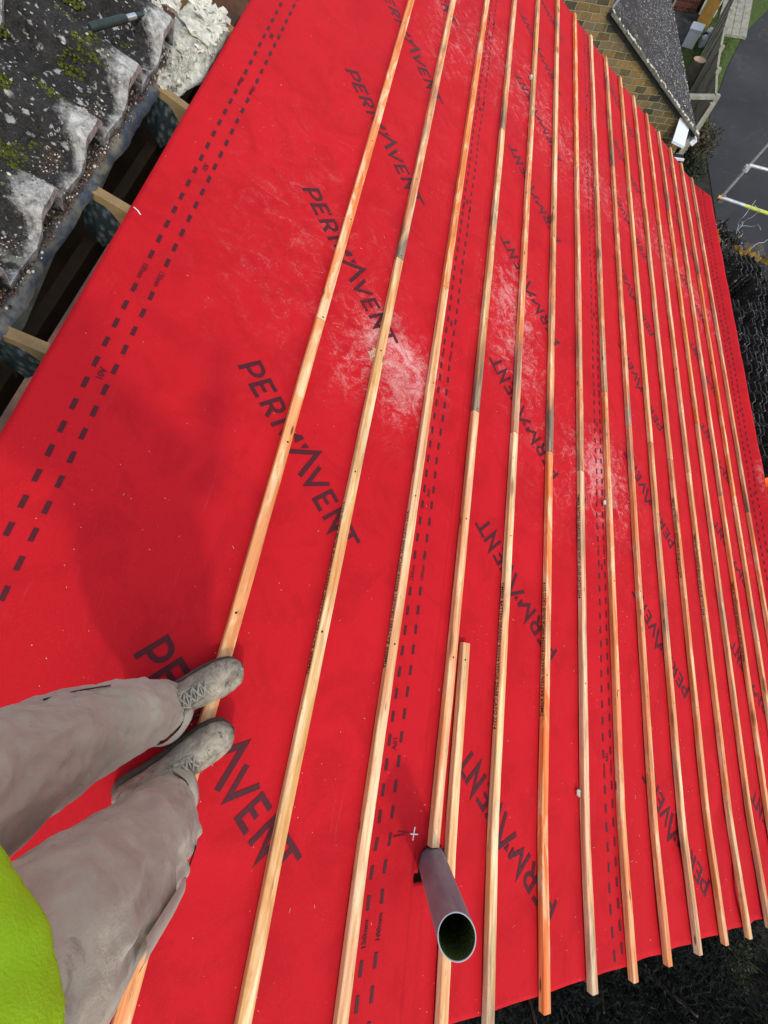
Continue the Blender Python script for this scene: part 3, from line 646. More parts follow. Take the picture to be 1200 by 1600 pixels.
# tiles: one concrete interlocking tile
TP = 0.3225
PROF = [(-.012, -.004), (-.011, .030), (-.004, .062), (.014, .076), (.055, .080), (.090, .075), (.106, .064), (.122, .026), (.136, .006), (.17, -.002), (.26, -.001), (.318, .004)]
def make_tile():
    mb = MB(); th = .028; ys = [0.0, -.012, -.05, -.12, -.22, -.32, -.40]
    top = []; 
    for k, y in enumerate(ys):
        top.append([(x + .0015 * noise.noise(Vector((x * 60, y * 40, 1))), y + ((0.009 * noise.noise(Vector((x * 40, 0, 7))) - .004) if k == 0 else 0), z + .022 * (1 + y / .40) + (-.002 if k == 0 else 0) + .0012 * noise.noise(Vector((x * 50, y * 30, 3)))) for x, z in PROF])
    n = len(PROF); vs = [p for r in top for p in r]; fs = [(k * n + i, (k + 1) * n + i, (k + 1) * n + i + 1, k * n + i + 1) for k in range(len(ys) - 1) for i in range(n - 1)]
    bt = [[(x, y, z - th - (0.006 if .15 < x else 0)) for x, y, z in r] for r in top]; o = len(vs); vs += [p for r in bt for p in r]
    fs += [(o + k * n + i, o + k * n + i + 1, o + (k + 1) * n + i + 1, o + (k + 1) * n + i) for k in range(len(ys) - 1) for i in range(n - 1)]
    fs += [(i, i + 1, o + i + 1, o + i) for i in range(n - 1)]; K = (len(ys) - 1) * n
    fs += [(K + i + 1, K + i, o + K + i, o + K + i + 1) for i in range(n - 1)]
    for k in range(len(ys) - 1): fs += [((k) * n, o + k * n, o + (k + 1) * n, (k + 1) * n), (k * n + n - 1, (k + 1) * n + n - 1, o + (k + 1) * n + n - 1, o + k * n + n - 1)]
    mb.add(vs, [tuple(reversed(f)) for f in fs], 0, False); return mb
proto = make_tile().build('roof_tile', 'old_tile', None, roofM(0, 0, 0))
first = True
CN = ['ninth', 'eighth', 'seventh', 'sixth', 'fifth', 'fourth', 'third', 'second', 'first']
for c in range(5):
    for i, kx in enumerate(range(-6, 4)):
        a = 0.036 + kx * TP
        if c == 0 and a < -0.8: continue
        o = proto if first else proto.copy()
        if not first: C.objects.link(o)
        first = False
        jit = random.uniform(-.006, .006)
        o.matrix_world = roofM(a + random.uniform(-.003, .003) + (0.0), -0.828 - c * 0.335 + jit, 0.018 + random.uniform(-.001, .002)) @ Matrix.Rotation(random.uniform(-.012, .012), 4, 'Z')
        cc = ['lowest', 'second', 'third', 'fourth', 'top'][c]; ii = 9 - i
        tag(o, f'weathered concrete roof tile, {(["first", "second", "third", "fourth", "fifth", "sixth", "seventh", "eighth", "ninth", "tenth"])[ii]} from the near end of the {cc} course' + (', pale broken tail edge' if c == 0 else ''), 'roof tile', 'old concrete tiles above the gap')
# moss, grit, fragments (stuff)
def tilez(u):
    x = (u - 0.036) % TP
    for (x0, z0), (x1, z1) in zip(PROF, PROF[1:]):
        if x0 <= x <= x1: return z0 + (z1 - z0) * (x - x0) / (x1 - x0)
    return 0.0
mb = MB()
spots = [(0.02, -.955, .05), (.20, -.93, .03), (-.02, -1.01, .03), (-.21, -.945, .045), (-.16, -.99, .03), (.30, -.95, .06), (.36, -.90, .035), (.25, -1.0, .04), (.45, -.92, .03), (.10, -.90, .02), (-.30, -1.05, .03), (0.0, -1.16, .04), (-.45, -1.1, .03), (.5, -1.0, .03), (-.13, -1.18, .03), (.66, -.93, .04), (.70, -.88, .02), (-.1, -.92, .018), (.12, -1.05, .02), (.36, -.885, .035), (.05, -.93, .04), (-.28, -.93, .04), (.62, -.90, .04), (-.55, -1.0, .04), (-.42, -.93, .025), (-.33, -1.18, .05), (.2, -1.12, .04)]
for (u, v, r) in spots:
    for k in range(int(2600 * r)):
        a = random.uniform(0, 2 * PI); q = r * math.sqrt(random.random()); uu, vv = u + q * math.cos(a) * .8, v + q * math.sin(a) * 1.3
        s = random.uniform(.002, .0052)
        mb.ball((uu, vv, tilez(uu) + .030 + s * .3), (s, s, s * .8), 0, 6, 4, rough=.5, seed=k)
m = mb.build('moss', 'moss', None, roofM(0, 0, 0)); tag(m, 'cushions of green moss along the valleys of the old tiles', 'moss', kind='stuff')
mb = MB()
for k in range(520):
    u = random.uniform(-1.0, 1.0); v = random.uniform(-1.25, -.85); s = random.choice((.0012, .0016, .002, .003, .0045)) * random.uniform(.6, 1.2)
    mb.ball((u, v, tilez(u) + .035), (s, s * 1.2, .0010), random.choice((0, 0, 0, 0, 0, 1)) if s > .003 else 0, 7, 3, rough=.6, seed=k)
lc = mb.build('lichen', ['lichen', 'orange_lichen'], None, roofM(0, 0, 0)); tag(lc, 'white and orange lichen crusts dotted over the old tiles', 'lichen', kind='stuff')
mb = MB()
for k in range(2600):
    u = random.uniform(-.6, 1.0)
    sagp = math.sin(PI * (((u - 0.19 + 6) % .6) / .6))
    v = -.838 + random.gauss(0, .012) - .006 * sagp; s = random.choice((.0012, .0018, .0025, .004)) * random.uniform(.7, 1.3)
    if v > -.812: continue
    mb.ball((u, v, .010 - .010 * sagp * .8 + s * .4 + random.uniform(0, .006)), (s * 1.3, s, s), random.choice((0, 0, 0, 0, 0, 1)), 5, 3, rough=.5, seed=k)
for k in range(900):
    c = random.choice(((.33, -.862), (-.03, -.885), (.02, -.875), (.68, -.865), (.22, -.90), (.56, -.87)))
    u, v = c[0] + random.gauss(0, .035), c[1] + random.gauss(0, .017)
    if v > -.835: continue
    s = random.uniform(.0012, .0035); mb.ball((u, v, tilez(u) + .036), (s, s, s * .8), random.choice((0, 0, 0, 0, 1, 1)), 5, 3, rough=.5, seed=k)
gr = mb.build('grit', ['grit', 'mortar'], None, roofM(0, 0, 0)); tag(gr, 'reddish mortar grit lying along the felt and tile ends', 'grit', kind='stuff')
# insulation wool and broken mortar at the far end of the gap
mb = MB(); vs = []; nx, ny = 70, 26
for j in range(ny + 1):
    for i in range(nx + 1):
        u = -1.02 + 0.60 * i / nx; t = j / ny; v = -.87 + .160 * t
        e = min(1, (1 - t) * 4 + .1) * min(1, (nx - i) / nx * 3.0)
        uu = u + .02 * noise.noise(Vector((u * 9, v * 9, 5)))
        vs.append((uu, min(-.705, v) - .02 * t * max(0, (u + .62) / .2 if u > -.62 else 0) * 3, -.05 + .06 * e ** .5 + .016 * noise.noise(Vector((u * 14, v * 14, 0))) + .008 * noise.noise(Vector((u * 50, v * 50, 0)))))
mb.add(vs, [(j * (nx + 1) + i, j * (nx + 1) + i + 1, (j + 1) * (nx + 1) + i + 1, (j + 1) * (nx + 1) + i) for j in range(ny) for i in range(nx)], 0, True)
for k in range(1500):
    u = random.uniform(-.80, -.42); e = (u + .98) / .53; v = -.745 - .09 * max(0, e - .35) + random.uniform(-.02, .012)
    p = Vector((u, v, -.012 + random.uniform(-.02, .012))); d = Vector((random.uniform(-.1, 1), random.uniform(-.1, .9), random.uniform(-.5, .3))) * random.uniform(.006, .020)
    mb.tube([p, p + d * .6, p + d + Vector((0, 0, random.uniform(-.004, .004)))], [.0006, .0005, .0002], 3, 0, False)
iw = mb.build('insulation_wool', 'wool', None, roofM(0, 0, 0)); md = iw.modifiers.new('t', 'SOLIDIFY'); md.thickness = .02
tag(iw, 'tuft of torn white insulation wool bulging out of the gap beside the membrane', 'insulation')
lumps = [(-.80, -.80, .045, .05, .015), (-.90, -.775, .045, .035, .015), (-.97, -.82, .045, .04, .015), (-.72, -.755, .022, .012, .008), (-.84, -.735, .024, .010, .008), (-.64, -.80, .018, .014, .008), (-.93, -.735, .026, .010, .008), (-.99, -.76, .03, .03, .012), (-.70, -.87, .03, .025, .02), (-.60, -.885, .022, .02, .02)]
desc = ['broad broken', 'flat yellowish', 'large cracked', 'thin flaky', 'narrow bluish', 'small rounded', 'long slab-like', 'farthest', 'crumbled', 'smallest crumbled']
for k, (u, v, a, b, c) in enumerate(lumps):
    mb = MB(); mb.ball((0, 0, 0), (a, b, c), 0, 18, 11, rough=1.3, seed=k + 3, freq=2.2); o = mb.build('mortar_lump', 'mortar', None, roofM(u, v, .016 if v > -.83 else .095) @ Matrix.Rotation(k * .9, 4, 'Z'), sm=False)
    tag(o, f'{desc[k]} lump of old mortar on the insulation by the far end of the gap', 'mortar lump', 'broken mortar lumps')
# tool on the tiles
te = empty('pry_tool', M=roofM(-.285, -.980, .108)); d = Vector((-.30, .098, -.004))
mb = MB(); mb.tube([d * 0, d * .02, d * .5, d * .52], [.009, .0115, .0115, .010], 12); mb.build('grip', 'tool_grip', te)
mb = MB(); mb.tube([d * .52, d * .66], .0085, 12); mb.build('collar', 'steel', te)
mb = MB(); mb.bar(d * .66, d * 1.02, .013, .007); mb.build('blade', 'tool_grip', te)
tag(te, 'dark green handled tool with a steel collar lying on the old tiles', 'hand tool')
# little bits on the membrane
for (u, v, w, s, lab) in ((1.86, 1.70, .008, .013, 'white mortar crumb on the red membrane beside the seventh batten'), (0.31, 1.982, .012, .013, 'white mortar crumb against the upper side of the eighth batten'), (0.20, 0.262, -.002, .024, 'cream heap of sawdust against the second batten'), (-3.3, 1.13, .010, .02, 'white dusty crumb by the fifth batten at the far end'), (.37, 1.78, .010, .014, 'grey mortar crumb beside the seventh batten among the dust'), (.95, 2.62, .008, .008, 'tiny white crumb beside the tenth batten')):
    mb = MB(); mb.ball((0, 0, 0), (s * 1.25, s * .7, s * .55), 0, 12, 8, rough=1.0, seed=s * 1000, freq=2.4); o = mb.build('mortar_crumb', ('cut_wood' if 'cream' in lab else 'mortar') if 'grey' not in lab else 'grit', None, roofM(u, v, w), sm=False)
    tag(o, lab, 'crumb', 'crumbs on the membrane')
# wood splinters / shavings lying about (uncountable)
mb = MB()
for k in range(420):
    u = random.uniform(-3.5, 2.45); v = random.choice([random.uniform(-.6, 4.3), random.gauss(2.2, .5)]);
    if not -.6 < v < 4.3: continue
    near = abs((v / G) - round(v / G)) * G
    if near < .022: continue
    x = sheet(u, v); L = random.uniform(.003, .012); a = random.uniform(0, PI)
    p = Vector((u, v, x[2] + .003)); dd = Vector((math.cos(a), math.sin(a), .1)) * L
    mb.tube([p, p + dd * .5 + Vector((0, 0, .001)), p + dd], [.0007, .0010, .0004], 4, 0, True)
sv = mb.build('wood_shavings', 'cut_wood', None, roofM(0, 0, 0)); tag(sv, 'tiny pale wood splinters scattered over the red membrane', 'shavings', kind='stuff')

# ------------------------------------------------------------------ person taking the photograph
FW, RT, UP = Vector((-.894, .447, 0)), Vector((.447, .894, 0)), Vector((0, 0, 1))
HIP = Vector((1.742, .082, 0))
PB = Vector((1.70, -.03, .03))
pp = empty('person', PB); tag(pp, 'person in dusty grey trousers and lime top standing on the first batten', 'person')
def child(mb, name, mats): 
    o = mb.build(name, mats); o.matrix_world = Matrix(); o.parent = pp; o.matrix_parent_inverse = pp.matrix_world.inverted() if False else Matrix.Translation(-PB); return o
def ell(c, a, b, n=32, ax=(RT, FW), rf=None):
    c = Vector(c); return [c + ax[0] * a * math.cos(2 * PI * i / n) * (rf(i / n, c.z) if rf else 1) + ax[1] * b * math.sin(2 * PI * i / n) * (rf(i / n, c.z) if rf else 1) for i in range(n)]
legL = [((1.672, -.084, .108), .073), ((1.664, -.076, .150), .066), ((1.660, -.068, .24), .076), ((1.662, -.062, .326), .084), ((1.682, -.074, .486), .086), ((1.695, -.038, .646), .090), ((1.702, -.010, .80), .090), ((1.715, .01, .9), .088)]
legR = [((1.856, -.002, .112), .069), ((1.852, .012, .155), .062), ((1.842, .044, .24), .070), ((1.832, .079, .326), .079), ((1.824, .103, .476), .091), ((1.798, .134, .626), .093), ((1.780, .162, .78), .090), ((1.768, .156, .9), .088)]
def legrings(L, seed):
    out = []; pts = [Vector(p) for p, r in L]
    for i in range(len(L) - 1):
        for k in range(8):
            t = k / 8; c = pts[i].lerp(pts[i + 1], t); r = L[i][1] + (L[i + 1][1] - L[i][1]) * t
            z = c.z
            def rf(a, zz, z=z): 
                an = 2 * PI * a; v = noise.noise(Vector((math.cos(an) * 1.2, math.sin(an) * 1.2, z * 7 + seed)))
                f = math.sin(z * 70 + 3 * math.sin(an + seed) + seed) * .022 * max(0, 1 - z / .55)
                g = abs(noise.noise(Vector((math.cos(an) * 2.2 + z * 3, math.sin(an) * 2.2, z * 11 + seed * 2))))
                h = z - .10; q = noise.noise(Vector((math.cos(an) * 1.5 + seed, math.sin(an) * 1.5, z * 4)))
                st = abs(math.sin(h * 46 + 1.7 * math.sin(an * 1.0 + seed) + 3.0 * q)) ** .6 * .085 * max(0, 1 - h / .30)
                dr = abs(math.sin(an * 2.5 + z * 9 * math.cos(an + seed) + 4 * q)) ** .6 * .10 * sm01(h / .15)
                return 1.0 + .07 * v + f * .5 + st - .035 + dr - .055 - .11 * max(0, .25 - g)
            out.append(ell(c, r, r, 48, rf=rf))
    return out
mb = MB(); mb.rings(legrings(legL, 1.0)); mb.rings(legrings(legR, 5.0))
mb.rings([ell(HIP + Vector((0, 0, z)), a, b, 40) for z, a, b in ((.815, .10, .05), (.835, .15, .075), (.87, .168, .092), (.94, .165, .092), (1.02, .155, .088), (1.06, .11, .07))])
tr = child(mb, 'trousers', 'work_trousers')
rm = tr.modifiers.new('r', 'REMESH'); rm.mode = 'VOXEL'; rm.voxel_size = .0045; rm.use_smooth_shade = True
smo = tr.modifiers.new('s', 'SMOOTH'); smo.iterations = 2; smo.factor = .6
tx = bpy.data.textures.new('folds', 'CLOUDS'); tx.noise_scale = .060; tx.noise_depth = 3
dm = tr.modifiers.new('d', 'DISPLACE'); dm.texture = tx; dm.strength = .016; dm.mid_level = .5; dm.texture_coords = 'GLOBAL'
tm = bpy.data.textures.new('creases', 'MUSGRAVE'); tm.musgrave_type = 'RIDGED_MULTIFRACTAL'; tm.noise_scale = .12; tm.octaves = 2.5; tm.noise_intensity = .8
dm2 = tr.modifiers.new('d2', 'DISPLACE'); dm2.texture = tm; dm2.strength = .006; dm2.mid_level = .6; dm2.texture_coords = 'GLOBAL'
# pocket flaps and side seams, laid on the cloth
def on_leg(L, z, ang, lift=.004):
    for (p, r), (q, s) in zip(L, L[1:]):
        if p[2] <= z <= q[2]:
            t = (z - p[2]) / (q[2] - p[2]); c = Vector(p).lerp(Vector(q), t); rr = r + (s - r) * t + lift
            return c + (RT * math.cos(ang) + FW * math.sin(ang)) * rr
mb = MB()
mb.tube([on_leg(legR, .20 + i * .03, .34 + .05 * math.sin(i), .001) for i in range(11)], .0016, 6)
child(mb, 'seam', 'seam')
mb = MB(); mb.tube([on_leg(legL, .42 + i * .02, 1.95 + .03 * i, -.0005) for i in range(9)], .0016, 6)
child(mb, 'seam', 'seam')
mb = MB()
pk = [[on_leg(legR, .555 + .20 * a, .30 + .30 * b + .08 * a, .0035 + .006 * math.sin(PI * b) ** .5 * (1 - .5 * a)) for b in [q / 8 for q in range(9)]] for a in [q / 10 for q in range(11)]]
mb.add([p for r in pk for p in r], [(r * 9 + c, r * 9 + c + 1, (r + 1) * 9 + c + 1, (r + 1) * 9 + c) for r in range(10) for c in range(8)], 0, True)
child(mb, 'pocket', 'work_trousers')
for L_, sd_ in ((legL, 1.0), (legR, 5.0)):
    mb = MB(); c_ = Vector(L_[0][0]); r_ = L_[0][1]
    cr_ = [ell(c_ + Vector((0, 0, z)), r_ * k, r_ * k, 48, rf=lambda t, zz: 1 + .05 * math.sin(2 * PI * t * 2 + sd_) + .02 * math.sin(2 * PI * t * 7 + zz * 40)) for z, k in ((-.012, 1.03), (-.014, 1.07), (.004, 1.11), (.022, 1.10), (.030, 1.02))]
    for r2 in cr_:
        for i_ in range(48): r2[i_].z += .006 * math.sin(2 * PI * i_ / 48 * 2 + sd_)
    mb.rings(cr_, 0, False); child(mb, 'cuff', 'work_trousers')
# shirt
mb = MB(); BC = HIP
def tor(z, a, b, f=0, r_=0): return ell(BC + FW * f + RT * r_ + Vector((0, 0, z)), a, b, 48, rf=lambda t, zz: 1 + .02 * noise.noise(Vector((math.cos(6.28 * t) * 2, math.sin(6.28 * t) * 2, zz * 9))))
mb.rings([tor(.885, .170, .095), tor(.880, .198, .112, 0), tor(.890, .204, .116), tor(.95, .198, .112), tor(1.05, .182, .104), tor(1.17, .180, .100, -.01), tor(1.30, .19, .10, -.01), tor(1.38, .165, .095), tor(1.43, .09, .075), tor(1.45, .065, .06)])
SHR, SHL = BC + RT * .185 + Vector((0, 0, 1.345)), BC - RT * .185 + Vector((0, 0, 1.345))
ELR = BC + RT * .30 + FW * .06 + Vector((0, 0, 1.12)); ELL = BC - RT * .25 - FW * .04 + Vector((0, 0, 1.07))
HDR = Vector(camo.location) + Vector((.06, -.02, .075)); HDL = BC - RT * .25 + FW * .05 + Vector((0, 0, .84))
WRR = HDR + (ELR - HDR).normalized() * .10; WRL = HDL + (ELL - HDL).normalized() * .09
for a, b in ((SHR, ELR), (SHL, ELL)): mb.cone(a, b, .066, .055, 16)
for a, b in ((ELR, WRR), (ELL, WRL)): mb.cone(a, a.lerp(b, .9), .053, .038, 16)
sh = child(mb, 'shirt', 'lime_cloth')
rm = sh.modifiers.new('r', 'REMESH'); rm.mode = 'VOXEL'; rm.voxel_size = .006; rm.use_smooth_shade = True
smo = sh.modifiers.new('s', 'SMOOTH'); smo.iterations = 5; smo.factor = .6
dm = sh.modifiers.new('d', 'DISPLACE'); dm.texture = tx; dm.strength = .016; dm.mid_level = .5; dm.texture_coords = 'GLOBAL'
# body under the clothes: one continuous surface
mb = MB(); HC = BC + FW * .03 + Vector((0, 0, 1.62))
def hp(r, f, z): return HC + RT * r + FW * f + Vector((0, 0, z))
HM = Matrix((RT, FW, UP)).transposed()
mb.ball(hp(0, -.01, .03), (.075, .095, .10), 0, 24, 16, HM); mb.ball(hp(0, .03, -.06), (.058, .06, .065), 0, 20, 14, HM)
mb.cone(hp(0, -.02, -.08), BC + Vector((0, 0, 1.40)), .055, .062, 16)
mb.cone(hp(0, .088, .01), hp(0, .108, -.025), .010, .014); mb.ball(hp(.013, .098, -.028), .009, 0, 8, 6); mb.ball(hp(-.013, .098, -.028), .009, 0, 8, 6)
mb.ball(hp(0, .088, -.060), (.024, .010, .006), 0, 12, 8, HM); mb.ball(hp(0, .086, -.070), (.022, .010, .007), 0, 12, 8, HM); mb.ball(hp(0, .072, -.10), (.022, .018, .018), 0, 12, 8, HM)
mb.cone(hp(.045, .070, .030), hp(.012, .083, .030), .010, .010); mb.cone(hp(-.045, .070, .030), hp(-.012, .083, .030), .010, .010)
for s in (-1, 1):
    mb.ball(hp(.078 * s, -.012, -.01), (.010, .020, .032), 0, 12, 10, HM)
    mb.ball(hp(.030 * s, .072, .010), (.014, .013, .012), 0, 12, 8, HM)
for z, a, b in ((.95, .15, .10), (1.1, .14, .095), (1.28, .16, .09)): mb.ball(BC + Vector((0, 0, z)), (a, b, .14), 0, 20, 14, HM)
for a, b in ((SHR, ELR), (SHL, ELL)): mb.cone(a, b, .050, .040, 14)
for a, b in ((ELR, WRR), (ELL, WRL)): mb.cone(a, b, .040, .027, 14)
for L in (legL, legR):
    P0, P1, P2 = Vector(L[1][0]), Vector(L[4][0]), Vector(L[7][0]); mb.cone(P2, P1, .075, .052, 14); mb.cone(P1, P0, .052, .036, 14); mb.ball(P0 + Vector((0, 0, -.03)), .034, 0, 12, 8)
def hand(wr, hd, palmn, curl):
    d = (hd - wr).normalized(); sd2 = d.cross(palmn).normalized(); pn = sd2.cross(d).normalized()
    M3 = Matrix((sd2, d, pn)).transposed(); mb.ball(wr + d * .05, (.040, .052, .015), 0, 16, 12, M3); mb.cone(wr - d * .01, wr + d * .03, .026, .024)
    for i, (off, ln) in enumerate(((-.030, .068), (-.010, .078), (.011, .073), (.031, .057))):
        p = wr + d * .088 + sd2 * off; dd = d.copy(); L = ln
        for j, (fr, rad) in enumerate(((.45, .0088), (.31, .0080), (.24, .0070))):
            dd = (Matrix.Rotation(curl * (.5 + .35 * j), 3, sd2) @ dd); q = p + dd * L * fr; mb.cone(p, q, rad, rad * .93, 8, 0, 3); p = q
    p = wr + d * .03 - sd2 * .034; q = p + (d * .55 - sd2 * .75 - pn * .2).normalized() * .038; mb.cone(p, q, .0115, .0098, 8, 0, 3)
    mb.cone(q, q + (d * .9 - sd2 * .2 - pn * .3).normalized() * .030, .0098, .0085, 8, 0, 3)
hand(WRR, HDR, Vector((0, 0, -1)), .55); hand(WRL, HDL, RT, .35)
bo = child(mb, 'body', 'skin'); rm = bo.modifiers.new('r', 'REMESH'); rm.mode = 'VOXEL'; rm.voxel_size = .005; rm.use_smooth_shade = True
smo = bo.modifiers.new('s', 'SMOOTH'); smo.iterations = 2
mb = MB(); mb.ball(hp(0, -.022, .055), (.082, .098, .092), 0, 28, 18, HM, rough=.06, seed=2, freq=6); child(mb, 'hair', 'hair')
# boots
def boot(toe, head, label=None, seed=0, mirror=1):
    """toe: tip of the boot in the roof frame, head: heading in the roof plane (towards the toe)"""
    f = Vector((head[0], head[1], .085)).normalized(); up = Vector((0, 0, 1)); s_ = up.cross(f).normalized(); up = f.cross(s_)
    M = Matrix((f, s_, up)).transposed().to_4x4(); M.translation = Vector(toe) - f * .292
    MWd = RM.to_4x4() @ M
    e = empty('boot', M=MWd)
    e.parent = pp; e.matrix_parent_inverse = Matrix.Translation(-PB)
    prof = [(0.000, .020, .030, .060), (.012, .033, .020, .085), (.04, .037, .012, .115), (.075, .036, .008, .128), (.105, .037, .006, .112), (.135, .041, .005, .094), (.165, .046, .004, .078), (.195, .0495, .004, .067), (.225, .0500, .004, .060), (.250, .047, .005, .056), (.270, .040, .006, .052), (.283, .029, .010, .045), (.290, .014, .016, .034)]
    mb = MB(); n = 28; rings = []
    for (x, wd_, z0, z1) in prof:
        r = []
        for i in range(n):
            a = 2 * PI * i / n; cx, cz = math.cos(a), math.sin(a)
            zc = z0 + (z1 - z0) * .38; zz = zc + (z1 - zc) * max(0, cz) ** .9 + (zc - z0) * min(0, cz)
            yy = wd_ * (abs(cx) ** .8) * (1 if cx > 0 else -1) * (1 if cz < .2 else 1 - .16 * cz) + mirror * .010 * math.sin(max(0, x - .08) / .21 * PI * .5) * -.6
            r.append((x, yy, zz + .0012 * noise.noise(Vector((x * 60, a * 2, seed)))))
        rings.append(r)
    mb.rings(rings); b = mb.build('upper', 'boot_leather', e); sb = b.modifiers.new('s', 'SUBSURF'); sb.levels = sb.render_levels = 2
    dd = b.modifiers.new('d', 'DISPLACE'); t2 = bpy.data.textures.new('crease', 'CLOUDS'); t2.noise_scale = .02; t2.noise_depth = 2; dd.texture = t2; dd.strength = .0045; dd.texture_coords = 'LOCAL'
    mb = MB(); lo = []; hi = []
    outl = [(p[0], p[1]) for p in prof]
    ring_ = [(x - .001, (w_ + .0025) + mirror * -.006 * math.sin(max(0, x - .08) / .21 * PI * .5)) for x, w_ in outl] + [(.2965, 0)] + [(x - .001, -(w_ + .0025) + mirror * -.006 * math.sin(max(0, x - .08) / .21 * PI * .5)) for x, w_ in outl[::-1]]
    mb.rings([[(x, y, -.010) for x, y in ring_], [(x, y, .009) for x, y in ring_], [(x * .998, y * .97, .013) for x, y in ring_]], 0, True, False); mb.build('sole', 'sole', e)
    # tongue opening, eyelet flaps, laces
    def topz(x):
        for (x0, _, _, a), (x1, _, _, b2) in zip(prof, prof[1:]):
            if x0 <= x <= x1: return a + (b2 - a) * (x - x0) / (x1 - x0)
        return .05
    mb = MB()
    for k, x in enumerate((.118, .136, .154, .172)):
        for s in (-1, 1):
            p = Vector((x, s * .020, topz(x) - .004)); q = Vector((x + .016, -s * .016, topz(x + .016) - .002)); m_ = (p + q) / 2 + Vector((0, 0, .008))
            mb.tube([p, p.lerp(m_, .5) + Vector((0, 0, .003)), m_, q.lerp(m_, .5) + Vector((0, 0, .003)), q], .0027, 8)
        mb.tube([Vector((x, -.021, topz(x) - .004)), Vector((x + .001, 0, topz(x) + .004)), Vector((x, .021, topz(x) - .004))], .0021, 8)
    c = Vector((.106, .004, topz(.106) + .006))
    for s in (-1, 1):
        mb.tube([c, c + Vector((.004, s * .014, .006)), c + Vector((-.010, s * .028, .002)), c + Vector((-.018, s * .018, -.004)), c + Vector((-.006, s * .004, 0))], .002, 8)
        mb.tube([c, c + Vector((.015, s * .012, -.001)), c + Vector((.030, s * .022, -.010))], .0019, 8)
    mb.build('lace', 'lace', e)
    mb = MB()
    for s in (-1, 1):
        mb.tube([Vector((x, s * (.021 + .003 * math.sin((x - .08) * 40)), topz(x) - .0045)) for x in (.10, .115, .13, .145, .16, .175, .185)], .0040, 8)
    mb.tube([Vector((.187, y, topz(.187) - .003 - abs(y) * .12)) for y in (-.022, -.01, 0, .01, .022)], .0030, 8)
    mb.tube([Vector((.216, y, topz(.216) - .0016 - (y / .047) ** 2 * .020)) for y in (-.042, -.03, -.015, 0, .015, .03, .042)], .0016, 6)
    mb.build('stitching', 'boot_leather', e)
    return e
HEAD = Vector((-.60, .80)).normalized()
boot((1.530, .048, .040), HEAD, seed=1, mirror=1)
boot((1.700, .072, .046), HEAD, seed=2, mirror=-1)

# ------------------------------------------------------------------ ground, road, verge
GZ = -5.0
def sheetobj(name, pts, mat, z, label):
    mb = MB(); mb.add([(x, y, 0) for x, y in pts], [tuple(range(len(pts)))]); o = mb.build(name, mat, None, T(0, 0, z)); tag(o, kind='structure'); return o
sheetobj('ground', [(-160, -160), (160, -160), (160, 160), (-160, 160)], 'earth', GZ, '')
sheetobj('road', [(-8, 6.9), (-12.0, 7.0), (-14.2, 7.35), (-15.5, 7.8), (-16.8, 8.2), (-18.9, 9.0), (-21, 10.2), (-60, 26), (-60, 80), (40, 80), (40, 8.6), (2.5, 7.2), (-2, 6.9)], 'asphalt', GZ + .012, '')
sheetobj('verge', [(-12.2, 6.75), (-12.0, 6.98), (-14.2, 7.33), (-15.5, 7.78), (-16.8, 8.18), (-18.9, 8.98), (-21, 10.18), (-60, 25.9), (-60, 23), (-21.5, 8.9), (-17, 6.75), (-14, 6.6)], 'turf', GZ + .008, '')
sheetobj('patio', [(-9.2, 2.0), (-25, 2.0), (-25, 8.4), (-16.4, 7.1), (-12, 6.1), (-9.2, 5.2)], 'paving', GZ + .004, '')
mb = MB()
for k in range(5200):
    t = random.random(); x = -12.3 - 10 * t; y = 7.0 + (t ** 1.35) * 3.1 - random.uniform(0.05, 1.2) * (.6 + .5 * t)
    h = random.uniform(.03, .09); a = random.uniform(0, PI); dx, dy = math.cos(a) * .012, math.sin(a) * .012
    mb.add([(x - dx, y - dy, GZ + .008), (x + dx, y + dy, GZ + .008), (x + random.uniform(-.04, .04), y + random.uniform(-.04, .04), GZ + h)], [(0, 1, 2)])
g = mb.build('grass', 'grass_blade'); tag(g, 'rough grass strip between the board fence and the road', 'grass', kind='stuff')

# ------------------------------------------------------------------ neighbouring stone building
nb = empty('stone_building', (-9, 4, GZ)); tag(nb, 'yellow stone building with a mossy slate roof beyond the far verge', 'building')
def nchild(mb, name, mats, M=None, sm=None):
    o = mb.build(name, mats, None, M, sm); bpy.context.view_layer.update(); o.parent = nb; o.matrix_parent_inverse = Matrix.Translation((9, -4, -GZ)); return o
sl_ = (-3.14 + 1.865) / (4.98 - 2.69)
def nz(y): return -3.20 + sl_ * (y - 4.98)
mb = MB(); X0, X1 = -9.0, -16.5
pr = [(2.62, GZ), (4.86, GZ), (4.86, nz(4.86) - .06), (2.62, nz(2.62) - .06)]
mb.add([(X0, y, z) for y, z in pr] + [(X1, y, z) for y, z in pr], [(0, 1, 2, 3), (7, 6, 5, 4), (1, 5, 6, 2), (0, 3, 7, 4), (2, 6, 7, 3), (0, 4, 5, 1)]); nchild(mb, 'gable_wall', 'yellow_stone')
mb = MB(); mb.box((X1, -3.0, GZ), (X0 + .002, 2.615, 0.2)); nchild(mb, 'tall_wall', 'yellow_stone')
mb = MB(); mb.box((X1, -3.1, .2), (X0 + .1, 2.7, .45)); nchild(mb, 'coping', 'mortar')
ang = math.atan(sl_); L = (5.06 - 2.62) / math.cos(ang)
MR = T(X0, 2.62, nz(2.62)) @ Matrix.Rotation(ang, 4, 'X')
mb = MB()
nrow = 14
for r in range(nrow):
    y0 = r * L / nrow; mb.add([(X1 - X0, y0, .0), (0.02, y0, .0), (0.02, y0 + L / nrow, .014), (X1 - X0, y0 + L / nrow, .014), (0.02, y0 + L / nrow, 0), (X1 - X0, y0 + L / nrow, 0)], [(0, 1, 2, 3), (3, 2, 4, 5)])
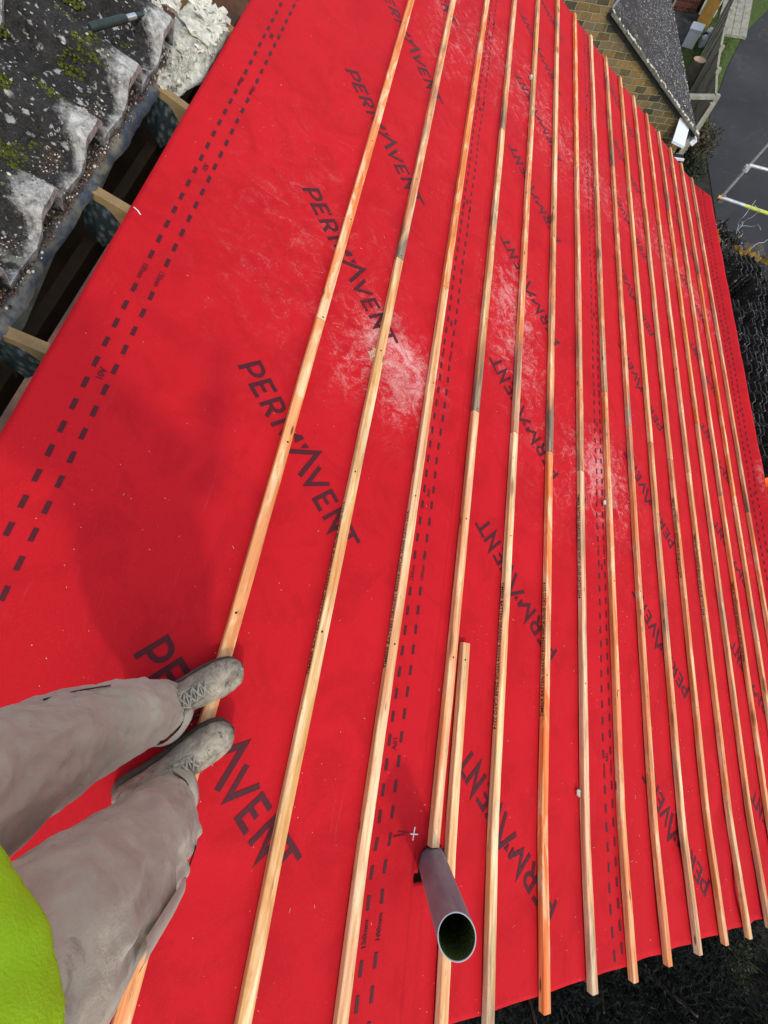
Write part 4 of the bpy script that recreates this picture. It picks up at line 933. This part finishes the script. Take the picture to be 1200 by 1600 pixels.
mb.box((X1 - X0, 0, -.05), (.02, L - .02, -.002)); nchild(mb, 'roof', 'slate', MR)
mb = MB(); yy = 0.0
while yy < L:
    d_ = random.uniform(.06, .16); mb.box((-.03, yy, .0), (.095 + random.uniform(-.008, .008), yy + d_ - .006, .035 + random.uniform(-.01, .012))); yy += d_
for k in range(60): mb.ball((random.uniform(0, .09), random.uniform(0, L), .035), (random.uniform(.01, .03), random.uniform(.012, .04), .015), 1, 7, 5, rough=.6, seed=k)
nchild(mb, 'verge_tiles', ['bark', 'mortar'], MR)
mb = MB(); mb.box((.005, -.02, -.065), (.035, L - .05, -.015)); nchild(mb, 'barge_shadow_strip', 'seam', MR)  # black barge strip, modelled as the dark shadow line between wall and verge
mb = MB()
for k in range(26): mb.ball((random.uniform(-6, -.1), L - random.uniform(0, .09) - .02, .02), (random.uniform(.008, .025), random.uniform(.008, .018), .008), 0, 6, 4, rough=.6, seed=k)
for k in range(90):
    t = random.random(); mb.ball((random.uniform(-6.5, -.3), L * (1 - abs(random.gauss(0, .30))), .015), (random.uniform(.005, .018), random.uniform(.005, .018), .005), random.choice((0, 0, 1)), 6, 4, rough=.6, seed=k)
lch = nchild(mb, 'lichen', ['lichen', 'mortar'], MR); lch['kind'] = 'stuff'
mb = MB(); mb.add([(-.02, -.03, .05), (.10, -.03, .05), (.10, .10, .02), (-.02, .10, .02), (-.02, -.03, .2), (.1, -.03, .2)], [(0, 1, 2, 3), (0, 4, 5, 1)]); nchild(mb, 'lead_flashing', 'white_board', MR)
mb = MB(); mb.box((-.10, L - .01, -.12), (.06, L + .09, -.03)); nchild(mb, 'gutter_end', 'white_plastic', MR)
mb = MB(); mb.box((-7.4, L + .002, -.10), (-.105, L + .075, -.05)); nchild(mb, 'gutter', 'seam', MR)
# flat white panel and low grey lean-to at the foot of the gable corner
mb = MB(); q = [(-8.985, 4.57, -2.99), (-8.985, 4.83, -3.10), (-8.70, 4.84, -3.30), (-8.70, 4.57, -3.24)]
mb.add([Vector(p) for p in q] + [Vector(p) - Vector((0, 0, .04)) for p in q], [(0, 1, 2, 3), (7, 6, 5, 4), (0, 3, 7, 4), (1, 5, 6, 2), (3, 2, 6, 7), (0, 4, 5, 1)][:])
wp = mb.build('canopy_panel', 'white_board', None); tag(wp, 'flat white panel jutting from the corner of the stone gable', 'panel')
mb = MB(); mb.box((-.22, 0, -.05), (0, .38, 0)); mb.box((-.04, .01, .001), (0, .36, .03), 1)
le = mb.build('lean_to_roof', ['slate', 'white_board'], None, T(-8.46, 4.52, -3.42)); tag(le, 'small dark lean-to roof with a white front bar below the white panel', 'lean-to')

# ------------------------------------------------------------------ fences
def fence(pts, h, label, mat, posts=True, boards=6, lean=0.0):
    e = empty('board_fence', (pts[0][0], pts[0][1], GZ)); o0 = Vector((pts[0][0], pts[0][1], GZ))
    for i, (a, b) in enumerate(zip(pts, pts[1:])):
        A, B = Vector((*a, GZ)) - o0, Vector((*b, GZ)) - o0; mb = MB()
        for k in range(boards):
            z = h * (k + .5) / boards; off = .006 * (k % 2)
            nrm = (B - A).cross(Vector((0, 0, 1))).normalized() * off
            mb.bar(A + Vector((0, 0, z)) + nrm, B + Vector((0, 0, z)) + nrm, .018, h / boards * .97)
        mb.build('boards', mat if i % 2 == 0 or len(pts) < 4 else 'fence_wood', e)
        mb = MB(); mb.bar(A + Vector((0, 0, h + .02)), B + Vector((0, 0, h + .02)), .05, .03); mb.build('rail', 'post_wood', e)
    for a in pts:
        mb = MB(); p = Vector((*a, GZ)) - o0; mb.box((p.x - .05, p.y - .05, 0), (p.x + .05, p.y + .05, h + .10)); mb.build('post', 'post_wood', e)
    tag(e, label, 'fence'); return e
fence([(-11.51, 6.10), (-12.68, 6.28), (-13.75, 6.50), (-14.81, 6.75), (-15.75, 7.01), (-16.9, 7.38), (-18.2, 7.8)], 1.3, 'long grey board fence curving along the grass verge by the road', 'fence_wood', boards=5)
fence([(-11.25, 5.98), (-10.2, 5.50), (-9.15, 5.02)], 1.25, 'short weathered board fence running toward the stone gable corner', 'fence_brown', boards=4)
mb = MB(); mb.bar((0, 0, 0), (.15, -.62, 0), .12, .05); gt = mb.build('gate_bar', 'post_wood', None, T(-11.45, 6.02, -3.62)); tag(gt, 'pale timber bar across the gap where the two fences meet', 'gate bar')
# sleepers / decking on the bank
mb = MB()
for k in range(4): mb.bar((0, k * .24, 0), (-5.5, 1.3 + k * .24, 0), .22, .06)
dk = mb.build('timber_decking', 'fence_wood', None, T(-18.6, 8.15, GZ + .05)); tag(dk, 'grey timber decking boards at the far end of the board fence', 'decking')
# log, bins, brick outbuilding, shrubs
e = empty('tree_stump', (-14.27, 6.35, GZ)); mb = MB(); n = 20
mb.rings([[(r * (1 + .06 * noise.noise(Vector((math.cos(a * 2 * PI / n) * 2, math.sin(a * 2 * PI / n) * 2, z)))) * math.cos(a * 2 * PI / n) + .04 * z, r * math.sin(a * 2 * PI / n), z) for a in range(n)] for z, r in ((0, .21), (.3, .18), (.6, .165), (.95, .16))], 0, False); mb.build('trunk', 'bark', e)
mb = MB(); mb.tube([(.038, 0, .945), (.038, 0, .956)], .158, 20); mb.build('sawn_top', 'cut_wood', e); tag(e, 'sawn-off tree trunk with a pale round cut top beside the board fence', 'tree stump')
def crate(loc, size, mat, rot, label, cat):
    e = empty(cat.replace(' ', '_'), loc); e.rotation_euler = (0, 0, rot); sx, sy, sz = size; mb = MB()
    t = .02; mb.box((0, 0, 0), (sx, t, sz)); mb.box((0, sy - t, 0), (sx, sy, sz)); mb.box((0, t, 0), (t, sy - t, sz)); mb.box((sx - t, t, 0), (sx, sy - t, sz)); mb.box((t, t, 0), (sx - t, sy - t, t))
    mb.build('body', mat, e); mb = MB(); mb.box((-.015, -.015, sz + .001), (sx + .015, sy + .015, sz + .03)); mb.box((sx * .35, -.03, sz * .6), (sx * .65, -.001, sz * .68)); mb.build('lid', mat, e)
    tag(e, label, cat)
crate((-17.55, 7.22, GZ), (.46, .34, .36), 'white_board', 2.8, 'pale grey storage box on the patio against the fence', 'storage box')
crate((-19.0, 7.85, GZ), (.5, .4, .6), 'yellow_bin', 2.8, 'dull yellow bin near the far end of the fence', 'bin')
crate((-19.75, 8.15, GZ), (.6, .5, .7), 'white_board', 2.8, 'white tub behind the dull yellow bin', 'tub')
for k, (x, y, s) in enumerate(((-17.9, 7.42, .2), (-18.2, 7.52, .16), (-18.4, 7.66, .2))):
    mb = MB(); mb.box((0, 0, 0), (s, s * .8, s)); mb.ball((s / 2, s * .4, s), (s * .5, s * .4, s * .3), 0, 8, 6, rough=.5, seed=k)
    o = mb.build('plant_pot', ['paving' if k % 2 else 'white_board'], None, T(x, y, GZ)); tag(o, ['nearest small pot in the row beside the storage box', 'middle dark pot in the row by the fence', 'last pot in the row, next to the yellow bin'][k], 'pot')
e = empty('brick_outbuilding', (-19.9, 7.0, GZ)); mb = MB(); mb.box((-5, -2.2, 0), (0, .55, 2.6)); mb.build('wall', 'red_brick', e); mb = MB(); mb.box((-5, .6, 0), (-.3, 1.15, 2.5)); mb.build('side_wall', 'red_brick', e)
mb = MB(); mb.tube([(.06, -.25, 0), (.06, -.25, 2.5)], .035, 8); mb.build('downpipe', 'post_wood', e)
mb = MB(); mb.box((-5.1, -2.3, 2.601), (.1, .65, 2.70)); mb.build('roof', 'slate', e); tag(e, 'red brick outbuilding beyond the slate roof', 'outbuilding')

def leaves(mb, c, r, n, size, mi=0, up=.3, droop=0):
    c = Vector(c)
    for k in range(n):
        d = Vector((random.gauss(0, 1), random.gauss(0, 1), random.gauss(0, 1))).normalized() * (random.random() ** .45)
        p = c + Vector((d.x * r[0], d.y * r[1], d.z * r[2])); s = size * random.uniform(.6, 1.4)
        t = Vector((random.gauss(0, 1), random.gauss(0, 1), random.gauss(0, .6) + up)).normalized(); b = t.orthogonal().normalized() * s * .28
        b = Matrix.Rotation(random.uniform(0, PI), 3, t) @ b
        mb.add([p - b * .2, p + t * s * .5 - b, p + t * s, p + t * s * .5 + b], [(0, 1, 2, 3)], mi)
def shrub(loc, r, n, size, mats, label, twigs=12, cat='shrub', nm='shrub'):
    e = empty(nm, loc); mb = MB()
    for k in range(7):
        a = random.uniform(0, 2 * PI); q = random.uniform(.1, .55)
        leaves(mb, (r[0] * q * math.cos(a), r[1] * q * math.sin(a), r[2] * random.uniform(.5, 1.2)), (r[0] * .55, r[1] * .55, r[2] * .6), n // 7, size, k % len(mats))
    mb.build('foliage', mats, e); mb = MB()
    for k in range(twigs):
        a = random.uniform(0, 2 * PI); q = random.uniform(.4, 1.15); mb.tube([(0, 0, 0), (r[0] * q * .4 * math.cos(a), r[1] * q * .4 * math.sin(a), r[2] * .8), (r[0] * q * math.cos(a), r[1] * q * math.sin(a), r[2] * random.uniform(1.1, 1.8))], [.018, .010, .004], 5)
    mb.build('stem', 'twig', e); tag(e, label, cat); return e
shrub((-12.0, 6.5, GZ), (.9, .55, .35), 1500, .07, ['dim_leaf', 'twig', 'dim_leaf'], 'brownish twiggy shrub on the road edge below the far verge', 34)
shrub((-12.9, 6.72, GZ), (.6, .3, .22), 900, .06, ['olive_leaf', 'dim_leaf'], 'low olive shrub between the short fence and the road', 14)
shrub((-10.9, 6.0, GZ), (.8, .5, .4), 1200, .07, ['dim_leaf', 'deep_shade_leaf'], 'dark shrub under the far corner of the red roof', 20)
# evergreen bank below the near verge, deep shade put into its leaf colour
for k, (x, y, r, mats, lab) in enumerate(((3.9, 2.6, 1.0, ['deep_shade_leaf'], 'dark evergreen bush below the near verge, nearest the photographer'), (4.0, 3.7, 1.0, ['deep_shade_leaf'], 'dark evergreen bush in the middle below the near verge'), (4.75, 5.7, .9, ['deep_shade_leaf', 'deep_shade_leaf', 'dim_leaf'], 'dark evergreen bush below the near verge toward the eave'), (5.2, 3.3, 1.2, ['deep_shade_leaf'], 'outer dark evergreen bush at the bottom edge of the photo'), (5.2, 4.9, 1.2, ['deep_shade_leaf'], 'dark evergreen bush in the bottom right corner'), (2.9, 4.3, .7, ['deep_shade_leaf'], 'small dark evergreen bush tucked under the eave corner'))):
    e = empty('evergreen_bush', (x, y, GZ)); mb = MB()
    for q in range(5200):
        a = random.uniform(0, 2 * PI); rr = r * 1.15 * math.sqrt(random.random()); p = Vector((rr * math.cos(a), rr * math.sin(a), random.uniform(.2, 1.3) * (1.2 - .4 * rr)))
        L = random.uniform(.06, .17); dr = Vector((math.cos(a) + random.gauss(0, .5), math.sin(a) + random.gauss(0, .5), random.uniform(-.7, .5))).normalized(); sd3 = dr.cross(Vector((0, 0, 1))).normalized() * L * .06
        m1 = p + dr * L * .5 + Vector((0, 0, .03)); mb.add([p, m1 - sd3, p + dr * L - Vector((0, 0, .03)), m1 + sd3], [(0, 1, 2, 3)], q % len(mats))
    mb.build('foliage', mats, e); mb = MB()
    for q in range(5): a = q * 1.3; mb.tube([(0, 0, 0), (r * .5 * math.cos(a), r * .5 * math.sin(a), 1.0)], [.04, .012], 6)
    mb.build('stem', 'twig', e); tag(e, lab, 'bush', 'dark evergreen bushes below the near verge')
shrub((3.72, 5.0, GZ), (.42, .32, .55), 2200, .05, ['olive_leaf', 'dim_leaf', 'olive_leaf'], 'pale olive flowering shrub just past the near eave corner', 20)

# ------------------------------------------------------------------ scaffold and stacked tiles at the eave
PZ = -3.12
for k in range(6):
    mb = MB(); mb.box((0, 0, -.038), (8.3, .222, 0)); o = mb.build('scaffold_board', 'scaffold_board', None, T(-5.9, 4.35 + k * .228, PZ)); tag(o, f'{["innermost", "second", "third", "fourth", "fifth", "outermost"][k]} scaffold plank under the stacked tiles, counted from the eave', 'plank', 'scaffold planks below the eave')
def tubeobj(p, q, segs, label, r=.0242):
    p, q = Vector(p), Vector(q); e = empty('scaffold_tube', p); d = q - p
    for a, b, m_ in segs:
        mb = MB(); mb.tube([d * a, d * b], r, 14); mb.build('tube', m_, e)
    tag(e, label, 'scaffold tube', 'scaffold tubes beyond the eave'); return e
A = Vector((-6.74, 5.04, -3.0)); Bq = Vector((-8.49, 6.13, -3.0))
tubeobj(A - Vector((-.0, .05, 0)), A + Vector((.24 / .74 * 1.6, 1.6, 0)), [(.0, .035, 'yellow_cap'), (.035, .26, 'galvanised'), (.26, 1, 'yellow_paint')], 'yellow painted scaffold tube with a yellow end cap pointing away from the eave')
Q = A.lerp(Bq, .52)
tubeobj(Q + Vector((0, 0, .05)), Q + Vector((.3, 1.5, .05)), [(0, 1, 'galvanised')], 'bare silver scaffold tube clamped partway along the brown tube')
tubeobj(A + Vector((0, 0, -.05)), A + (Bq - A) * 1.5 + Vector((0, 0, -.05)), [(0, 1, 'rusty_tube')], 'brown rusty scaffold tube slanting across the road view')
for k, c in enumerate((A + Vector((.0, .03, -.02)), Q)):
    e = empty('scaffold_clamp', c); mb = MB(); mb.box((-.035, -.04, -.045), (.035, .04, .045)); mb.tube([(-.05, 0, .0), (.06, 0, .0)], .009, 8); mb.tube([(0, -.055, .02), (0, .055, .02)], .012, 8); mb.build('clamp_body', 'rusty_tube' if k == 0 else 'galvanised', e)
    tag(e, ['dark clamp next to the yellow capped tube end', 'bright metal clamp joining the silver and brown tubes'][k], 'clamp')
mb = MB(); mb.tube([(-6.6, 5.75, -3.6), (-6.6, 5.75, -2.9)], .02, 8)
# standing tiles
def std_tile():
    mb = MB(); pf = [(-.215, 0), (-.18, .004), (-.08, .004), (-.04, .050), (.04, .056), (.08, .050), (.12, .004), (.20, .0), (.215, .012)]; n = len(pf); th = .016
    vs = []
    for z in (0, .21, .41):
        vs += [(x, y, z) for x, y in pf]; vs += [(x, y + th, z) for x, y in pf]
    fs = []
    for k in range(2):
        for i in range(n - 1):
            a = k * 2 * n + i; fs += [(a, a + 1, a + 2 * n + 1, a + 2 * n), (a + n + 1, a + n, a + 3 * n, a + 3 * n + 1)]
        a = k * 2 * n; fs += [(a + n, a, a + 2 * n, a + 3 * n), (a + n - 1, a + 2 * n - 1, a + 4 * n - 1, a + 3 * n - 1)]
    K = 4 * n; fs += [(K + i, K + i + 1, K + n + i + 1, K + n + i) for i in range(n - 1)]; fs += [(i + 1, i, n + i, n + i + 1) for i in range(n - 1)]
    mb.add(vs, fs); return mb.build('spare_tile', 'stacked_tile')
pt = std_tile(); first = True
for g in range(8):
    X = -4.25 + g * .47; y = 4.55 + random.uniform(-.04, .04)
    while y < 5.66:
        if not (g == 0 and y < 4.9):
            o = pt if first else pt.copy()
            if not first: C.objects.link(o)
            first = False
            o.matrix_world = T(X + random.uniform(-.012, .012), y, PZ + .01) @ Matrix.Translation((0, 0, random.uniform(-.02, .012))) @ Matrix.Rotation(random.uniform(-.10, .10), 4, 'Z') @ Matrix.Rotation(-.10 + random.uniform(-.05, .05), 4, 'X') @ Matrix.Rotation(random.choice((0, 0, 0, 1)) * random.uniform(-.1, .1), 4, 'Y')
            tag(o, 'dark concrete roof tile standing on edge in the packed rows on the scaffold', 'roof tile', 'spare tiles packed upright on the scaffold')
        y += random.uniform(.050, .066) + (.05 if random.random() < .06 else 0)
# upright loose tiles, mossy heap, wires near the far eave corner
for k in range(5):
    o = pt.copy(); C.objects.link(o); o.matrix_world = T(-4.70, 4.72 + k * .07, PZ + .01) @ Matrix.Rotation(.1, 4, 'Z') @ Matrix.Rotation(-.12, 4, 'X')
    tag(o, f'{["first", "second", "third", "fourth", "fifth"][k]} of five loose roof tiles leaning beside the mossy ridge tile, from the eave', 'roof tile', 'loose tiles by the mossy ridge tile')
mb = MB()
rr = [[(-.0 + .20 * math.cos(a), .14 * math.sin(a) - .02, z) for a in [PI * i / 10 for i in range(11)]] for z in (0, .45)]
vs = [Vector((x, z, y)) for r in rr for (x, y, z) in r]; n = 11
mb.add(vs, [(i, i + 1, n + i + 1, n + i) for i in range(n - 1)], 0, True); o = mb.build('ridge_tile', 'stacked_tile', None, T(-4.95, 5.20, PZ + .12)); md = o.modifiers.new('s', 'SOLIDIFY'); md.thickness = .02
tag(o, 'rounded mossy grey ridge tile lying on the scaffold beside the spare tiles', 'ridge tile')
for k, (x, y, z, s, mt, lab) in enumerate(((-6.15, 4.98, -3.35, .16, 'orange_lichen', 'yellow-green mossy chunk nearest the far eave corner'), (-5.62, 5.42, -3.35, .20, 'orange_lichen', 'large orange-lichened chunk among the rubble on the scaffold'), (-5.62, 5.70, -3.35, .17, 'orange_lichen', 'outer orange-lichened chunk among the rubble'), (-6.0, 5.3, -3.45, .2, 'stacked_tile', 'dark broken slab among the rubble on the scaffold'), (-5.6, 5.1, -3.45, .2, 'stacked_tile', 'dark rubble piece closest to the eave'), (-6.3, 5.15, -3.45, .17, 'stacked_tile', 'dark rubble piece at the far scaffold end'), (-5.25, 5.85, -3.4, .18, 'moss', 'dark green moss clump at the outer scaffold edge'), (-4.75, 5.85, -3.4, .16, 'moss', 'olive moss clump next to the packed tiles'))):
    mb = MB(); mb.ball((0, 0, 0), (s, s * .8, s * .7), 0, 22, 14, rough=1.1, seed=k * 2 + 1, freq=3.0)
    for q in range(70):
        d = Vector((random.gauss(0, 1), random.gauss(0, 1), abs(random.gauss(0, 1)))).normalized(); mb.ball((d.x * s * .9, d.y * s * .7, d.z * s * .62), random.uniform(.01, .035), 1 if q % 3 else 0, 6, 4, rough=.6, seed=q)
    o = mb.build('rubble_chunk', [mt, 'stacked_tile' if mt != 'moss' else 'moss'], None, T(1.47 + (x - 1.47) * .94, .424 + (y - .424) * .94, PZ + s * .6), sm=False); tag(o, lab, 'rubble', 'mossy rubble on the scaffold')
for k in range(6):
    mb = MB(); p = Vector((-5.45, 5.15, PZ + .3)) + Vector((random.uniform(-.4, .3), random.uniform(-.3, .3), 0)); pts = [p.copy()]
    d = Vector((random.gauss(0, 1), random.gauss(0, 1), .0)).normalized() * .06
    for q in range(9):
        d = (d + Vector((random.gauss(0, .05), random.gauss(0, .05), random.gauss(0, .02)))).normalized() * .06; p = p + d; pts.append(p.copy())
    mb.tube([x - pts[0] for x in pts], .0045, 6); o = mb.build('wire', 'wire', None, Matrix.Translation(pts[0])); tag(o, 'loop of stiff grey wire tangled over the mossy rubble on the scaffold', 'wire', 'tangled wires over the rubble')
mb = MB()
for k in range(11): pass
# orange tub
e = empty('orange_tub', (-.86, 4.30, PZ)); mb = MB(); n = 20
mb.rings([[(r * math.cos(2 * PI * i / n), r * math.sin(2 * PI * i / n), z) for i in range(n)] for z, r in ((0, .10), (.74, .14), (.75, .15), (.74, .13), (.05, .09))], 0, False); mb.build('body', 'orange_plastic', e)
mb = MB(); mb.tube([(.14 * math.cos(a), .02, .74 + .10 * math.sin(a)) for a in [PI * i / 8 for i in range(9)]], .005, 6); mb.build('handle', 'wire', e); tag(e, 'bright orange tub just showing past the eave at the right edge', 'tub')
